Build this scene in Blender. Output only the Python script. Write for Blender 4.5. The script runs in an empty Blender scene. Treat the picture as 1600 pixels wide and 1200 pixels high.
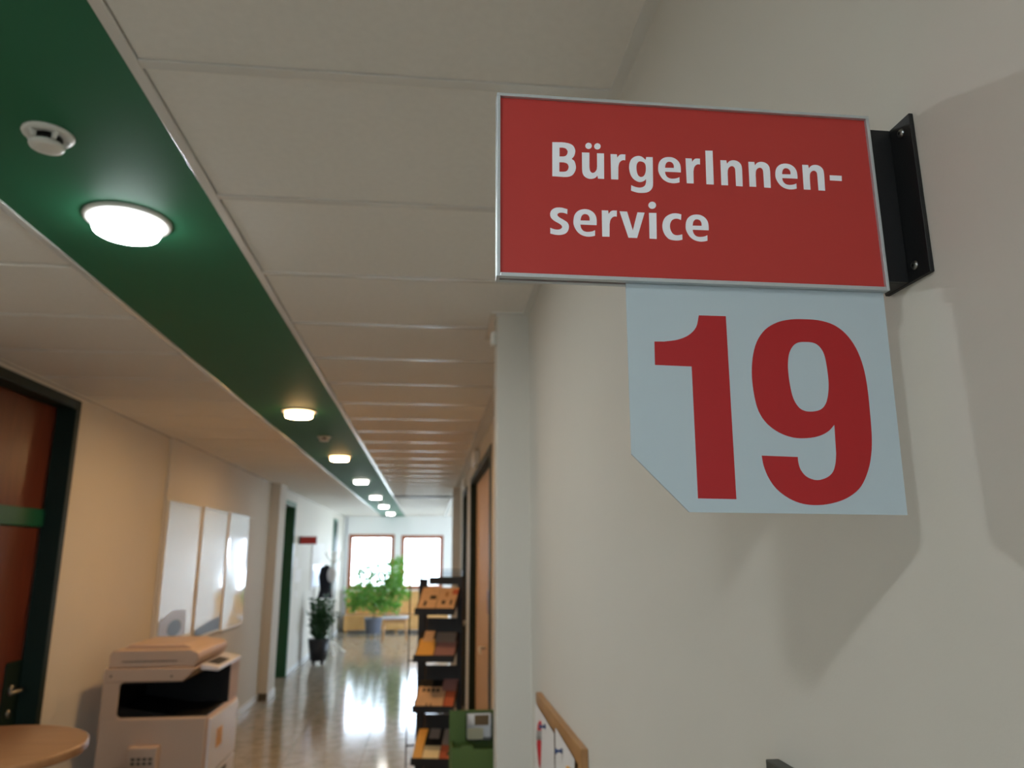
import bpy, bmesh, math, random
from mathutils import Vector, Matrix
random.seed(7)
S = bpy.context.scene
C = S.collection
R = math.radians

# ---------------------------------------------------------------- camera
CAM_Z = 1.60
cd = bpy.data.cameras.new('camera'); cam = bpy.data.objects.new('camera', cd); C.objects.link(cam)
S.camera = cam
cd.sensor_fit = 'HORIZONTAL'; cd.sensor_width = 36.0; cd.lens = 1155.0 * 36.0 / 1600.0
cd.clip_start = 0.02; cd.clip_end = 200
_p, _y, _r = R(13.0), R(6.315), R(-0.16)
fw = Vector((math.sin(_y) * math.cos(_p), math.cos(_y) * math.cos(_p), math.sin(_p)))
rt = Vector((math.cos(_y), -math.sin(_y), 0)); up = rt.cross(fw)
rt, up = rt * math.cos(_r) + up * math.sin(_r), up * math.cos(_r) - rt * math.sin(_r)
mw = Matrix((rt, up, -fw)).transposed().to_4x4(); mw.translation = (0, 0, CAM_Z)
cam.matrix_world = mw
cd.dof.use_dof = True; cd.dof.focus_distance = 0.52; cd.dof.aperture_fstop = 9.0

# ---------------------------------------------------------------- world, exposure
S.view_settings.view_transform = 'Standard'; S.view_settings.look = 'None'
S.view_settings.gamma = 1.0; S.view_settings.use_curve_mapping = False
S.view_settings.exposure = 0.33
W = bpy.data.worlds.new('overcast_sky'); S.world = W; W.use_nodes = True
wn = W.node_tree.nodes; wl = W.node_tree.links
for n in list(wn): wn.remove(n)
wo = wn.new('ShaderNodeOutputWorld'); wb = wn.new('ShaderNodeBackground')
wb.inputs['Color'].default_value = (0.68, 0.83, 1.0, 1); wb.inputs['Strength'].default_value = 14.0
wl.new(wb.outputs[0], wo.inputs[0])
LAMP_E = {'cool': ((0.90, 0.97, 1.0), 165.0, 11.0), 'warm': ((1.0, 0.58, 0.25), 170.0, 9.0), 'white': ((1.0, 0.96, 0.9), 60.0, 8.0)}

def portal(name, loc, rot, sx, sy):
    l = bpy.data.lights.new(name, 'AREA'); l.shape = 'RECTANGLE'; l.size = sx; l.size_y = sy
    l.cycles.is_portal = True
    o = bpy.data.objects.new(name, l); C.objects.link(o); o.location = loc; o.rotation_euler = rot
    return o
# daylight portals standing in the openings of the end windows and the added unseen ones (they only guide sampling of the sky)
portal('window_portal', (-1.25, 16.98, 1.45), (R(-90), 0, 0), 1.0, 1.2)
portal('window_portal', (-0.14, 16.98, 1.45), (R(-90), 0, 0), 0.95, 1.2)
portal('window_portal', (4.02, 15.05, 1.25), (0, R(90), 0), 2.1, 3.1)
portal('window_portal', (-0.75, -3.42, 1.55), (R(90), 0, 0), 1.0, 1.15)
portal('window_portal', (2.4, 9.88, 1.25), (R(90), 0, 0), 3.0, 2.2)

# ---------------------------------------------------------------- helpers
def lin(c):
    c = c / 255.0
    return c / 12.92 if c <= 0.04045 else ((c + 0.055) / 1.055) ** 2.4
def rgb(r, g, b): return (lin(r), lin(g), lin(b), 1)

def mat(name, col, rough=0.5, metal=0.0, spec=0.5, noise=0.0, nscale=20.0, bump=0.0, bscale=200.0, coat=0.0, emit=None, trans=0.0):
    m = bpy.data.materials.new(name); m.use_nodes = True
    nt = m.node_tree; b = nt.nodes['Principled BSDF']
    b.inputs['Base Color'].default_value = col; b.inputs['Roughness'].default_value = rough
    b.inputs['Metallic'].default_value = metal; b.inputs['Specular IOR Level'].default_value = spec
    if coat: b.inputs['Coat Weight'].default_value = coat; b.inputs['Coat Roughness'].default_value = 0.05
    if noise or bump:
        tc = nt.nodes.new('ShaderNodeTexCoord')
    if noise:
        n = nt.nodes.new('ShaderNodeTexNoise'); n.inputs['Scale'].default_value = nscale; n.inputs['Detail'].default_value = 4
        nt.links.new(tc.outputs['Object'], n.inputs['Vector'])
        r = nt.nodes.new('ShaderNodeMapRange'); r.inputs['From Min'].default_value = 0.3; r.inputs['From Max'].default_value = 0.7
        r.inputs['To Min'].default_value = 1 - noise; r.inputs['To Max'].default_value = 1 + noise
        nt.links.new(n.outputs[0], r.inputs['Value'])
        mx = nt.nodes.new('ShaderNodeVectorMath'); mx.operation = 'SCALE'; mx.inputs[0].default_value = col[:3]
        nt.links.new(r.outputs[0], mx.inputs['Scale']); nt.links.new(mx.outputs[0], b.inputs['Base Color'])
    if bump:
        n2 = nt.nodes.new('ShaderNodeTexNoise'); n2.inputs['Scale'].default_value = bscale; n2.inputs['Detail'].default_value = 3
        nt.links.new(tc.outputs['Object'], n2.inputs['Vector'])
        bp = nt.nodes.new('ShaderNodeBump'); bp.inputs['Strength'].default_value = bump; bp.inputs['Distance'].default_value = 0.002
        nt.links.new(n2.outputs[0], bp.inputs['Height']); nt.links.new(bp.outputs[0], b.inputs['Normal'])
    if emit:
        b.inputs['Emission Color'].default_value = (*emit[0], 1); b.inputs['Emission Strength'].default_value = emit[1]
    if trans: b.inputs['Transmission Weight'].default_value = trans
    return m

def wood(name, c1, c2, rough=0.4, scale=(3, 3, 30), rot=None):
    m = mat(name, c1, rough); nt = m.node_tree; b = nt.nodes['Principled BSDF']
    tc = nt.nodes.new('ShaderNodeTexCoord'); mp = nt.nodes.new('ShaderNodeMapping'); mp.inputs['Scale'].default_value = scale
    n = nt.nodes.new('ShaderNodeTexNoise'); n.inputs['Scale'].default_value = 4; n.inputs['Detail'].default_value = 6
    cr = nt.nodes.new('ShaderNodeValToRGB')
    cr.color_ramp.elements[0].position = 0.3; cr.color_ramp.elements[0].color = c1
    cr.color_ramp.elements[1].position = 0.7; cr.color_ramp.elements[1].color = c2
    nt.links.new(tc.outputs['Object'], mp.inputs['Vector']); nt.links.new(mp.outputs[0], n.inputs['Vector'])
    nt.links.new(n.outputs[0], cr.inputs[0]); nt.links.new(cr.outputs[0], b.inputs['Base Color'])
    return m

def clear_glass(name, tint=(1, 1, 1, 1), refl=1.0):
    m = bpy.data.materials.new(name); m.use_nodes = True; nt = m.node_tree
    for n in list(nt.nodes): nt.nodes.remove(n)
    o = nt.nodes.new('ShaderNodeOutputMaterial'); t = nt.nodes.new('ShaderNodeBsdfTransparent'); t.inputs[0].default_value = tint
    g = nt.nodes.new('ShaderNodeBsdfGlossy'); g.inputs['Roughness'].default_value = 0.02
    f = nt.nodes.new('ShaderNodeFresnel'); f.inputs[0].default_value = 1.45
    k = nt.nodes.new('ShaderNodeMath'); k.operation = 'MULTIPLY'; k.inputs[1].default_value = refl
    mx = nt.nodes.new('ShaderNodeMixShader')
    nt.links.new(f.outputs[0], k.inputs[0]); nt.links.new(k.outputs[0], mx.inputs[0]); nt.links.new(t.outputs[0], mx.inputs[1]); nt.links.new(g.outputs[0], mx.inputs[2])
    nt.links.new(mx.outputs[0], o.inputs[0])
    return m

WORLD = {}
def origin(o): return WORLD.get(o.name, Vector((0, 0, 0)))

class MB:
    """collects shapes given in world coordinates, links them as one mesh object"""
    def __init__(s): s.v = []; s.f = []; s.sm = []
    def raw(s, v, f, smooth=False):
        o = len(s.v); s.v += [Vector(p) for p in v]; s.f += [tuple(i + o for i in q) for q in f]; s.sm += [smooth] * len(f); return s
    def box(s, x0, x1, y0, y1, z0, z1, bev=0.0):
        b = bmesh.new(); bmesh.ops.create_cube(b, size=1)
        for v in b.verts:
            v.co = Vector(((x0 + x1) / 2 + v.co.x * (x1 - x0), (y0 + y1) / 2 + v.co.y * (y1 - y0), (z0 + z1) / 2 + v.co.z * (z1 - z0)))
        if bev: bmesh.ops.bevel(b, geom=b.edges[:], offset=bev, segments=2, profile=0.5, affect='EDGES')
        return s.bm(b)
    def bm(s, b, smooth=False):
        b.verts.index_update(); bmesh.ops.recalc_face_normals(b, faces=b.faces[:])
        s.raw([v.co.copy() for v in b.verts], [tuple(v.index for v in f.verts) for f in b.faces], smooth); b.free(); return s
    def lathe(s, prof, c, n=32, axis='Z', smooth=True):
        """prof: (radius, height) pairs; closed with caps at both ends"""
        v = []; f = []; m = len(prof)
        for r, h in prof:
            for k in range(n):
                a = 2 * math.pi * k / n; x, y = r * math.cos(a), r * math.sin(a)
                p = {'Z': (x, y, h), 'X': (h, x, y), 'Y': (x, h, y)}[axis]
                v.append(Vector(c) + Vector(p))
        for j in range(m - 1):
            for k in range(n):
                f.append((j * n + k, j * n + (k + 1) % n, (j + 1) * n + (k + 1) % n, (j + 1) * n + k))
        f.append(tuple(range(n))[::-1]); f.append(tuple((m - 1) * n + k for k in range(n)))
        b = bmesh.new(); vs = [b.verts.new(p) for p in v]
        for q in f:
            try: b.faces.new([vs[i] for i in q])
            except ValueError: pass
        bmesh.ops.remove_doubles(b, verts=b.verts[:], dist=1e-6)
        return s.bm(b, smooth)
    def tube(s, pts, r, n=8):
        pts = [Vector(p) for p in pts]; v = []; f = []; m = len(pts)
        rr = r if isinstance(r, (list, tuple)) else [r] * m
        for i, p in enumerate(pts):
            d = (pts[min(i + 1, m - 1)] - pts[max(i - 1, 0)]).normalized()
            a = d.cross(Vector((0, 0, 1)));
            if a.length < 0.05: a = d.cross(Vector((1, 0, 0)))
            a.normalize(); b = d.cross(a)
            for k in range(n):
                t = 2 * math.pi * k / n; v.append(p + (a * math.cos(t) + b * math.sin(t)) * rr[i])
        for i in range(m - 1):
            for k in range(n): f.append((i * n + k, i * n + (k + 1) % n, (i + 1) * n + (k + 1) % n, (i + 1) * n + k))
        f.append(tuple(range(n))[::-1]); f.append(tuple((m - 1) * n + k for k in range(n)))
        return s.raw(v, f, True)
    def prism(s, poly, a0, a1, axis='Y', bev=0.0):
        """poly: 2D outline (u, w); extruded along axis from a0 to a1"""
        def P(u, w, a): return {'Y': (u, a, w), 'X': (a, u, w), 'Z': (u, w, a)}[axis]
        b = bmesh.new(); v0 = [b.verts.new(P(u, w, a0)) for u, w in poly]; v1 = [b.verts.new(P(u, w, a1)) for u, w in poly]
        b.faces.new(v0); b.faces.new(v1[::-1]); n = len(poly)
        for i in range(n): b.faces.new((v0[i], v0[(i + 1) % n], v1[(i + 1) % n], v1[i]))
        if bev: bmesh.ops.bevel(b, geom=b.edges[:], offset=bev, segments=2, profile=0.5, affect='EDGES')
        return s.bm(b)
    def rotz(s, c, ang):
        M = Matrix.Translation(Vector(c)) @ Matrix.Rotation(ang, 4, 'Z') @ Matrix.Translation(-Vector(c))
        s.v = [M @ p for p in s.v]; return s
    def build(s, name, material, parent=None, kind=None, label=None, origin_at=None):
        me = bpy.data.meshes.new(name)
        if parent is not None: o0 = origin(parent)
        else: o0 = Vector(origin_at) if origin_at else Vector((0, 0, 0))
        my = Vector(origin_at) if origin_at else o0
        me.from_pydata([p - my for p in s.v], [], s.f)
        me.polygons.foreach_set('use_smooth', s.sm); me.materials.append(material); me.update()
        o = bpy.data.objects.new(name, me); C.objects.link(o)
        WORLD[o.name] = my.copy()
        if parent is not None: o.parent = parent; o.location = my - o0
        else: o.location = my
        if kind: o['kind'] = kind
        if label: o['label'] = label
        return o

def thing(name, label, cat, loc, group=None):
    o = bpy.data.objects.new(name, None); C.objects.link(o); o.location = loc; o.empty_display_size = 0.1
    o['label'] = label; o['category'] = cat
    if group: o['group'] = group
    WORLD[o.name] = Vector(loc); return o
def tag(o, label, cat, group=None):
    o['label'] = label; o['category'] = cat
    if group: o['group'] = group
    return o
def at(o, loc, parent):
    """a copy of mesh object o at another world place under parent"""
    c = o.copy(); C.objects.link(c); WORLD[c.name] = Vector(loc); c.parent = parent
    c.location = Vector(loc) - (origin(parent) if parent is not None else Vector((0, 0, 0))); return c
def struct(mb, name, m, parent=None, at0=None):
    o = mb.build(name, m, parent, origin_at=at0)
    if parent is None: o['kind'] = 'structure'
    return o
def outline(loops, depth, place):
    """flat print with a hair of thickness: outline loops (u, w) filled with their holes; place(u, w, d) -> world"""
    cu = bpy.data.curves.new('o', 'CURVE'); cu.dimensions = '2D'; cu.fill_mode = 'BOTH'; cu.extrude = depth
    for l in loops:
        sp = cu.splines.new('POLY'); sp.points.add(len(l) - 1); sp.use_cyclic_u = True
        for i, (u, w) in enumerate(l): sp.points[i].co = (u, w, 0, 1)
    t = bpy.data.objects.new('o', cu); me = bpy.data.meshes.new_from_object(t)
    mb = MB(); mb.raw([place(*v.co) for v in me.vertices], [tuple(p.vertices) for p in me.polygons])
    bpy.data.objects.remove(t); bpy.data.curves.remove(cu); bpy.data.meshes.remove(me)
    return mb
GLYPH = {
    'B': [[(39,2600),(675,2629),(751,2627),(827,2625),(904,2622),(980,2615),(1058,2604),(1137,2591),(1214,2574),(1284,2550),(1349,2522),(1409,2489),(1463,2450),(1511,2403),(1551,2345),(1585,2278),(1613,2208),(1632,2143),(1644,2087),(1648,2034),(1645,1980),(1638,1922),(1627,1855),(1611,1782),(1589,1709),(1560,1640),(1522,1575),(1475,1513),(1425,1452),(1377,1391),(1425,1357),(1475,1325),(1522,1288),(1562,1236),(1594,1164),(1620,1076),(1641,985),(1656,901),(1663,828),(1665,760),(1660,693),(1649,626),(1631,554),(1607,482),(1576,411),(1542,345),(1504,284),(1460,225),(1413,172),(1360,127),(1303,91),(1239,62),(1173,39),(1106,20),(1038,6),(969,-1),(899,-6),(829,-12),(0,0)],[(541,2214),(779,2224),(829,2213),(881,2205),(929,2193),(971,2175),(1007,2146),(1036,2110),(1061,2072),(1081,2037),(1095,2008),(1105,1981),(1109,1952),(1109,1917),(1102,1871),(1091,1819),(1074,1766),(1054,1719),(1030,1679),(1001,1643),(968,1611),(935,1585),(899,1568),(860,1558),(821,1551),(782,1543),(529,1527)],[(511,1091),(799,1097),(858,1085),(919,1075),(977,1061),(1025,1039),(1064,1005),(1096,961),(1120,915),(1138,870),(1150,829),(1154,790),(1152,749),(1145,706),(1132,657),(1114,603),(1091,552),(1066,509),(1038,476),(1008,449),(974,427),(937,409),(897,396),(852,388),(806,383),(760,377),(498,372)]],
    'ue': [[(20,1933),(557,1949),(527,830),(535,756),(542,679),(552,607),(570,547),(599,498),(636,458),(677,429),(719,413),(763,412),(810,425),(856,448),(899,478),(937,515),(973,561),(1005,613),(1031,667),(1049,725),(1061,789),(1069,854),(1080,918),(1099,1938),(1607,1953),(1551,0),(1114,-3),(1080,231),(1046,186),(1014,140),(979,96),(938,58),(887,27),(831,0),(770,-22),(707,-37),(639,-47),(568,-51),(496,-48),(428,-36),(361,-15),(295,15),(232,53),(178,97),(131,146),(91,202),(58,265),(32,335),(16,415),(9,505),(5,598),(0,689)],[(746,2491),(732,2415),(697,2346),(643,2290),(576,2252),(503,2235),(430,2243),(366,2273),(315,2323),(283,2387),(273,2461),(287,2536),(322,2605),(376,2662),(442,2700),(516,2717),(588,2709),(653,2679),(704,2629),(736,2564)],[(1382,2491),(1369,2416),(1333,2347),(1279,2290),(1212,2252),(1138,2236),(1066,2243),(1001,2273),(950,2323),(918,2388),(909,2462),(923,2537),(958,2606),(1012,2663),(1079,2701),(1153,2718),(1225,2710),(1291,2680),(1341,2630),(1373,2565)]],
    'r': [[(24,1938),(477,1943),(499,1688),(531,1734),(562,1781),(594,1825),(629,1863),(663,1894),(698,1920),(737,1941),(787,1956),(854,1965),(933,1968),(1016,1968),(1097,1970),(1070,1517),(1034,1521),(999,1526),(963,1529),(926,1525),(885,1513),(842,1497),(798,1473),(758,1442),(719,1402),(681,1355),(646,1300),(617,1240),(595,1170),(578,1092),(564,1010),(549,931),(511,9),(0,2)]],
    'g': [[(1744,1877),(1679,-72),(1672,-149),(1667,-227),(1659,-304),(1644,-376),(1623,-445),(1597,-510),(1564,-572),(1524,-630),(1474,-685),(1416,-737),(1351,-784),(1283,-824),(1212,-854),(1137,-876),(1056,-893),(972,-906),(878,-915),(777,-920),(677,-920),(587,-916),(509,-908),(438,-894),(372,-878),(307,-861),(244,-842),(184,-822),(125,-802),(65,-781),(97,-369),(158,-397),(219,-426),(282,-453),(349,-476),(422,-494),(501,-510),(580,-521),(655,-524),(725,-521),(792,-510),(856,-494),(914,-472),(966,-444),(1012,-411),(1054,-371),(1090,-325),(1118,-269),(1140,-205),(1158,-138),(1178,-72),(1189,176),(1161,139),(1134,102),(1103,65),(1064,31),(1013,-2),(954,-35),(891,-63),(828,-81),(766,-91),(703,-94),(639,-87),(571,-68),(496,-36),(417,9),(339,63),(271,124),(212,192),(160,268),(115,352),(78,444),(48,546),(26,658),(11,773),(2,881),(0,984),(4,1083),(15,1179),(33,1272),(59,1364),(91,1454),(131,1539),(176,1614),(228,1679),(287,1735),(351,1784),(417,1824),(487,1857),(561,1883),(635,1900),(706,1909),(772,1910),(836,1903),(899,1886),(963,1857),(1028,1813),(1093,1756),(1158,1693),(1223,1633),(1275,1860)],[(870,1500),(819,1500),(771,1493),(727,1476),(686,1450),(650,1412),(616,1363),(587,1307),(564,1248),(547,1184),(536,1116),(530,1043),(527,968),(526,886),(530,800),(537,714),(549,637),(565,566),(586,501),(611,442),(642,393),(679,354),(723,322),(770,301),(818,293),(870,299),(926,318),(981,348),(1028,388),(1069,439),(1104,503),(1134,573),(1159,644),(1178,718),(1193,797),(1202,876),(1209,952),(1212,1026),(1211,1098),(1206,1167),(1195,1230),(1180,1286),(1161,1336),(1135,1381),(1100,1419),(1051,1450),(990,1474),(927,1491)]],
    'e': [[(1623,815),(484,805),(490,753),(494,700),(501,648),(514,597),(535,545),(562,492),(594,443),(631,401),(676,367),(726,338),(782,315),(839,300),(901,292),(967,292),(1034,296),(1096,303),(1154,311),(1210,322),(1263,336),(1314,353),(1364,372),(1411,395),(1458,419),(1505,442),(1487,40),(1429,22),(1371,3),(1311,-15),(1247,-29),(1177,-40),(1103,-49),(1025,-54),(946,-52),(863,-43),(776,-28),(690,-7),(608,22),(531,58),(455,102),(385,153),(320,209),(263,271),(211,341),(164,415),(123,489),(87,564),(56,640),(31,718),(12,796),(3,874),(0,952),(3,1030),(9,1109),(18,1190),(30,1271),(48,1351),(70,1426),(98,1496),(130,1561),(169,1623),(214,1681),(266,1736),(326,1788),(391,1834),(462,1874),(538,1905),(621,1930),(706,1947),(790,1958),(871,1962),(953,1959),(1034,1948),(1112,1929),(1190,1899),(1267,1860),(1339,1814),(1404,1763),(1459,1705),(1507,1641),(1548,1572),(1581,1501),(1605,1427),(1620,1351),(1629,1272),(1635,1188),(1636,1099),(1633,1005),(1628,909)],[(502,1111),(1139,1128),(1142,1183),(1145,1238),(1146,1293),(1140,1344),(1126,1393),(1107,1441),(1083,1484),(1056,1520),(1026,1547),(993,1568),(957,1584),(919,1594),(877,1600),(832,1601),(787,1597),(746,1586),(708,1567),(672,1541),(639,1510),(610,1475),(586,1434),(566,1388),(549,1339),(535,1292),(523,1246),(516,1201),(509,1156)]],
    'I': [[(83,2632),(621,2654),(536,4),(0,7)]],
    'n': [[(61,1942),(501,1951),(534,1686),(573,1738),(612,1791),(653,1841),(700,1883),(756,1918),(817,1947),(882,1969),(950,1984),(1022,1991),(1099,1990),(1175,1983),(1245,1967),(1309,1943),(1371,1910),(1427,1871),(1476,1827),(1517,1781),(1552,1730),(1580,1673),(1602,1608),(1616,1531),(1621,1446),(1624,1357),(1628,1269),(1572,-16),(1081,-10),(1111,1070),(1110,1143),(1110,1219),(1107,1290),(1097,1352),(1078,1402),(1053,1445),(1024,1479),(991,1504),(956,1520),(916,1527),(873,1526),(831,1517),(788,1499),(742,1471),(699,1437),(661,1400),(631,1359),(605,1314),(583,1264),(565,1208),(552,1143),(542,1071),(535,997),(526,924),(496,8),(0,-2)]],
    's': [[(1207,1894),(1187,1529),(1151,1545),(1115,1560),(1077,1575),(1035,1588),(987,1600),(935,1611),(882,1619),(829,1622),(775,1620),(719,1614),(666,1604),(621,1589),(585,1568),(555,1541),(531,1512),(516,1482),(509,1453),(510,1422),(518,1390),(535,1359),(559,1330),(591,1301),(630,1271),(677,1238),(736,1202),(805,1163),(876,1124),(943,1084),(1004,1047),(1065,1010),(1120,971),(1167,928),(1206,877),(1238,823),(1262,764),(1278,704),(1285,640),(1283,572),(1274,504),(1261,440),(1242,379),(1217,321),(1188,266),(1153,216),(1114,170),(1070,130),(1021,94),(965,62),(901,35),(829,13),(753,-4),(676,-17),(597,-25),(515,-27),(432,-26),(347,-19),(262,-7),(175,12),(87,32),(0,52),(6,467),(62,447),(117,426),(173,406),(231,390),(292,377),(355,367),(417,360),(477,358),(533,362),(587,370),(638,384),(683,403),(724,431),(762,465),(792,503),(809,541),(812,580),(804,621),(785,662),(758,701),(723,736),(677,769),(625,801),(567,837),(500,874),(425,914),(349,955),(281,998),(222,1045),(166,1093),(118,1144),(78,1195),(50,1248),(30,1301),(18,1356),(12,1413),(9,1473),(13,1535),(24,1598),(44,1657),(74,1714),(113,1770),(160,1821),(212,1865),(271,1902),(336,1934),(407,1959),(483,1977),(565,1988),(653,1992),(744,1989),(835,1982),(927,1966),(1020,1944),(1114,1918)]],
    'v': [[(0,1928),(536,1929),(882,556),(1263,1912),(1772,1915),(1162,4),(554,2)]],
    'i': [[(45,1914),(578,1928),(510,-5),(0,6)],[(584,2514),(567,2430),(524,2352),(459,2289),(380,2246),(293,2229),(208,2237),(133,2272),(74,2329),(38,2402),(28,2485),(46,2570),(88,2648),(153,2711),(232,2754),(319,2772),(404,2763),(480,2728),(539,2671),(575,2598)]],
    'c': [[(1384,1913),(1343,1488),(1299,1509),(1256,1531),(1211,1550),(1163,1564),(1112,1573),(1059,1577),(1004,1575),(950,1567),(893,1552),(836,1531),(780,1503),(730,1466),(686,1419),(645,1361),(610,1299),(582,1235),(560,1170),(546,1102),(537,1033),(533,964),(534,897),(541,830),(553,764),(570,699),(595,632),(625,564),(660,502),(698,451),(740,413),(785,384),(834,363),(884,348),(934,340),(985,339),(1039,342),(1097,350),(1160,361),(1227,378),(1296,397),(1365,416),(1356,33),(1286,13),(1217,-9),(1147,-28),(1075,-42),(1003,-50),(930,-54),(855,-53),(777,-47),(694,-38),(606,-25),(520,-5),(442,26),(373,71),(309,127),(251,190),(199,259),(152,333),(110,414),(75,499),(46,585),(24,671),(10,759),(2,849),(0,939),(5,1029),(17,1121),(36,1211),(61,1299),(92,1385),(130,1469),(175,1549),(226,1621),(285,1685),(351,1741),(421,1792),(493,1837),(567,1876),(644,1909),(722,1935),(799,1956),(875,1968),(951,1974),(1026,1975),(1100,1971),(1172,1961),(1243,1946),(1314,1929)]],
    '-': [[(25,1228),(948,1235),(914,823),(0,828)]],
    '1': [[(17832,175750),(19730,175755),(19567,163431),(17023,163469),(17123,172160),(14616,172207),(14651,173814),(15333,173834),(15565,173868),(15799,173899),(16029,173936),(16249,173988),(16461,174056),(16667,174135),(16862,174229),(17041,174337),(17204,174462),(17354,174601),(17487,174755),(17598,174924),(17679,175113),(17735,175321),(17781,175537)]],
    '9': [[(21499,166265),(23971,166200),(23968,166123),(23963,166048),(23962,165969),(23968,165879),(23981,165772),(23997,165654),(24023,165532),(24064,165414),(24122,165299),(24195,165183),(24278,165074),(24371,164980),(24476,164903),(24593,164838),(24715,164786),(24836,164746),(24954,164718),(25072,164701),(25193,164698),(25322,164710),(25464,164738),(25616,164780),(25766,164835),(25901,164900),(26022,164974),(26132,165057),(26231,165153),(26319,165263),(26393,165391),(26453,165536),(26505,165688),(26549,165840),(26585,165989),(26611,166141),(26633,166293),(26657,166446),(26736,168392),(26630,168282),(26528,168170),(26418,168062),(26291,167960),(26143,167865),(25980,167775),(25804,167693),(25617,167623),(25417,167566),(25204,167520),(24981,167485),(24752,167462),(24514,167448),(24265,167445),(24015,167456),(23768,167488),(23524,167542),(23279,167615),(23041,167705),(22815,167812),(22599,167938),(22391,168081),(22198,168240),(22025,168410),(21875,168591),(21743,168784),(21629,168993),(21531,169220),(21453,169470),(21393,169740),(21348,170024),(21310,170315),(21280,170616),(21259,170929),(21250,171247),(21254,171564),(21270,171882),(21298,172204),(21340,172523),(21397,172832),(21468,173133),(21554,173429),(21655,173714),(21774,173979),(21910,174226),(22064,174456),(22234,174668),(22421,174860),(22628,175031),(22855,175181),(23093,175312),(23338,175424),(23590,175514),(23851,175583),(24117,175635),(24379,175676),(24638,175705),(24895,175720),(25152,175725),(25408,175725),(25665,175724),(25922,175719),(26177,175703),(26432,175670),(26688,175623),(26946,175562),(27197,175483),(27434,175381),(27656,175256),(27867,175109),(28066,174941),(28253,174749),(28429,174532),(28594,174291),(28746,174030),(28880,173751),(28995,173453),(29095,173135),(29179,172804),(29248,172466),(29300,172127),(29335,171782),(29359,171424),(29375,171047),(29384,170644),(29383,170220),(29376,169789),(29366,169364),(29356,168937),(29343,168505),(29325,168088),(29300,167704),(29268,167364),(29230,167054),(29183,166762),(29125,166475),(29058,166194),(28982,165924),(28892,165659),(28783,165393),(28652,165114),(28503,164830),(28339,164560),(28161,164321),(27969,164120),(27761,163946),(27541,163793),(27311,163655),(27070,163531),(26817,163425),(26555,163334),(26288,163256),(26012,163191),(25727,163139),(25440,163102),(25157,163081),(24876,163076),(24594,163086),(24319,163111),(24057,163155),(23808,163217),(23570,163296),(23342,163392),(23124,163501),(22913,163627),(22709,163769),(22520,163923),(22350,164083),(22203,164251),(22074,164429),(21962,164613),(21861,164800),(21772,164995),(21696,165197),(21633,165398),(21582,165589),(21547,165766),(21528,165934),(21515,166098)],[(23895,172756),(23924,172911),(23957,173058),(23998,173197),(24048,173329),(24112,173459),(24185,173583),(24266,173697),(24352,173796),(24439,173876),(24531,173942),(24629,173994),(24737,174037),(24855,174066),(24982,174083),(25115,174091),(25251,174095),(25395,174097),(25547,174094),(25695,174082),(25830,174054),(25948,174010),(26054,173954),(26152,173882),(26242,173792),(26325,173684),(26401,173560),(26468,173417),(26522,173254),(26562,173069),(26590,172864),(26608,172641),(26623,172400),(26636,172129),(26644,171833),(26645,171537),(26636,171268),(26616,171032),(26586,170814),(26548,170613),(26505,170423),(26456,170245),(26402,170079),(26340,169927),(26267,169792),(26183,169673),(26090,169571),(25986,169483),(25869,169410),(25735,169352),(25587,169309),(25432,169279),(25283,169261),(25136,169253),(24989,169257),(24847,169274),(24718,169306),(24603,169350),(24500,169406),(24406,169479),(24316,169574),(24231,169692),(24150,169829),(24078,169987),(24016,170163),(23966,170365),(23927,170590),(23896,170827),(23870,171065),(23851,171311),(23838,171568),(23831,171819),(23831,172047),(23838,172247),(23851,172427),(23871,172595)]],
}
# ---------------------------------------------------------------- materials
M = {}
M['wall'] = mat('wall_paint', rgb(213, 208, 197), 0.7, noise=0.012, nscale=3, bump=0.06, bscale=350)
M['litwall'] = mat('daylit_whitened_wall_paint', rgb(246, 246, 244), 0.7, noise=0.012, nscale=3)  # wall paint whitened to carry the far end's overexposure and bounce more light
M['ceil'] = mat('ceiling_tile_face', rgb(236, 232, 224), 0.85, noise=0.02, nscale=60, bump=0.12, bscale=500)
M['bar'] = mat('white_grid_metal', rgb(228, 226, 220), 0.22, spec=0.9)
M['green'] = mat('green_ceiling_paint', rgb(46, 112, 80), 0.6, spec=0.25, noise=0.02, nscale=6)
M['dgreen'] = mat('dark_green_enamel', rgb(14, 34, 26), 0.6, spec=0.3)
M['mgreen'] = mat('green_enamel', rgb(22, 92, 66), 0.35)
M['white'] = mat('white_plastic', rgb(232, 230, 222), 0.4)
M['base'] = mat('skirting_paint', rgb(222, 224, 224), 0.4)
M['dbase'] = mat('dark_skirting', rgb(84, 78, 64), 0.5)
M['alu'] = mat('brushed_aluminium', rgb(198, 204, 206), 0.38, metal=0.55, noise=0.02, nscale=400)
M['red'] = mat('red_sign_face', rgb(186, 58, 52), 0.45, spec=0.35)
M['print'] = mat('white_lettering', rgb(246, 248, 252), 0.5)
M['plate'] = mat('white_plate', rgb(184, 198, 203), 0.45, spec=0.4)
M['dred'] = mat('red_digits', rgb(174, 22, 26), 0.5)
M['black'] = mat('black_powder_coat', rgb(16, 17, 18), 0.5, bump=0.1, bscale=900)
M['blackp'] = mat('black_plastic', rgb(7, 7, 8), 0.5, spec=0.3)
M['steel'] = mat('zinc_steel', rgb(150, 150, 148), 0.3, metal=1.0)
M['dsteel'] = mat('dark_steel', rgb(40, 42, 46), 0.35, metal=0.8)
M['copier'] = mat('copier_plastic', rgb(196, 172, 152), 0.45)
M['copierf'] = mat('copier_front_plastic', rgb(226, 226, 234), 0.22)
M['doorwood'] = wood('reddish_door_wood', rgb(108, 52, 34), rgb(92, 42, 28), 0.35, (8, 8, 1.2))
M['beech'] = wood('beech_laminate', rgb(206, 172, 132), rgb(192, 156, 116), 0.65, (6, 6, 1))
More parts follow.
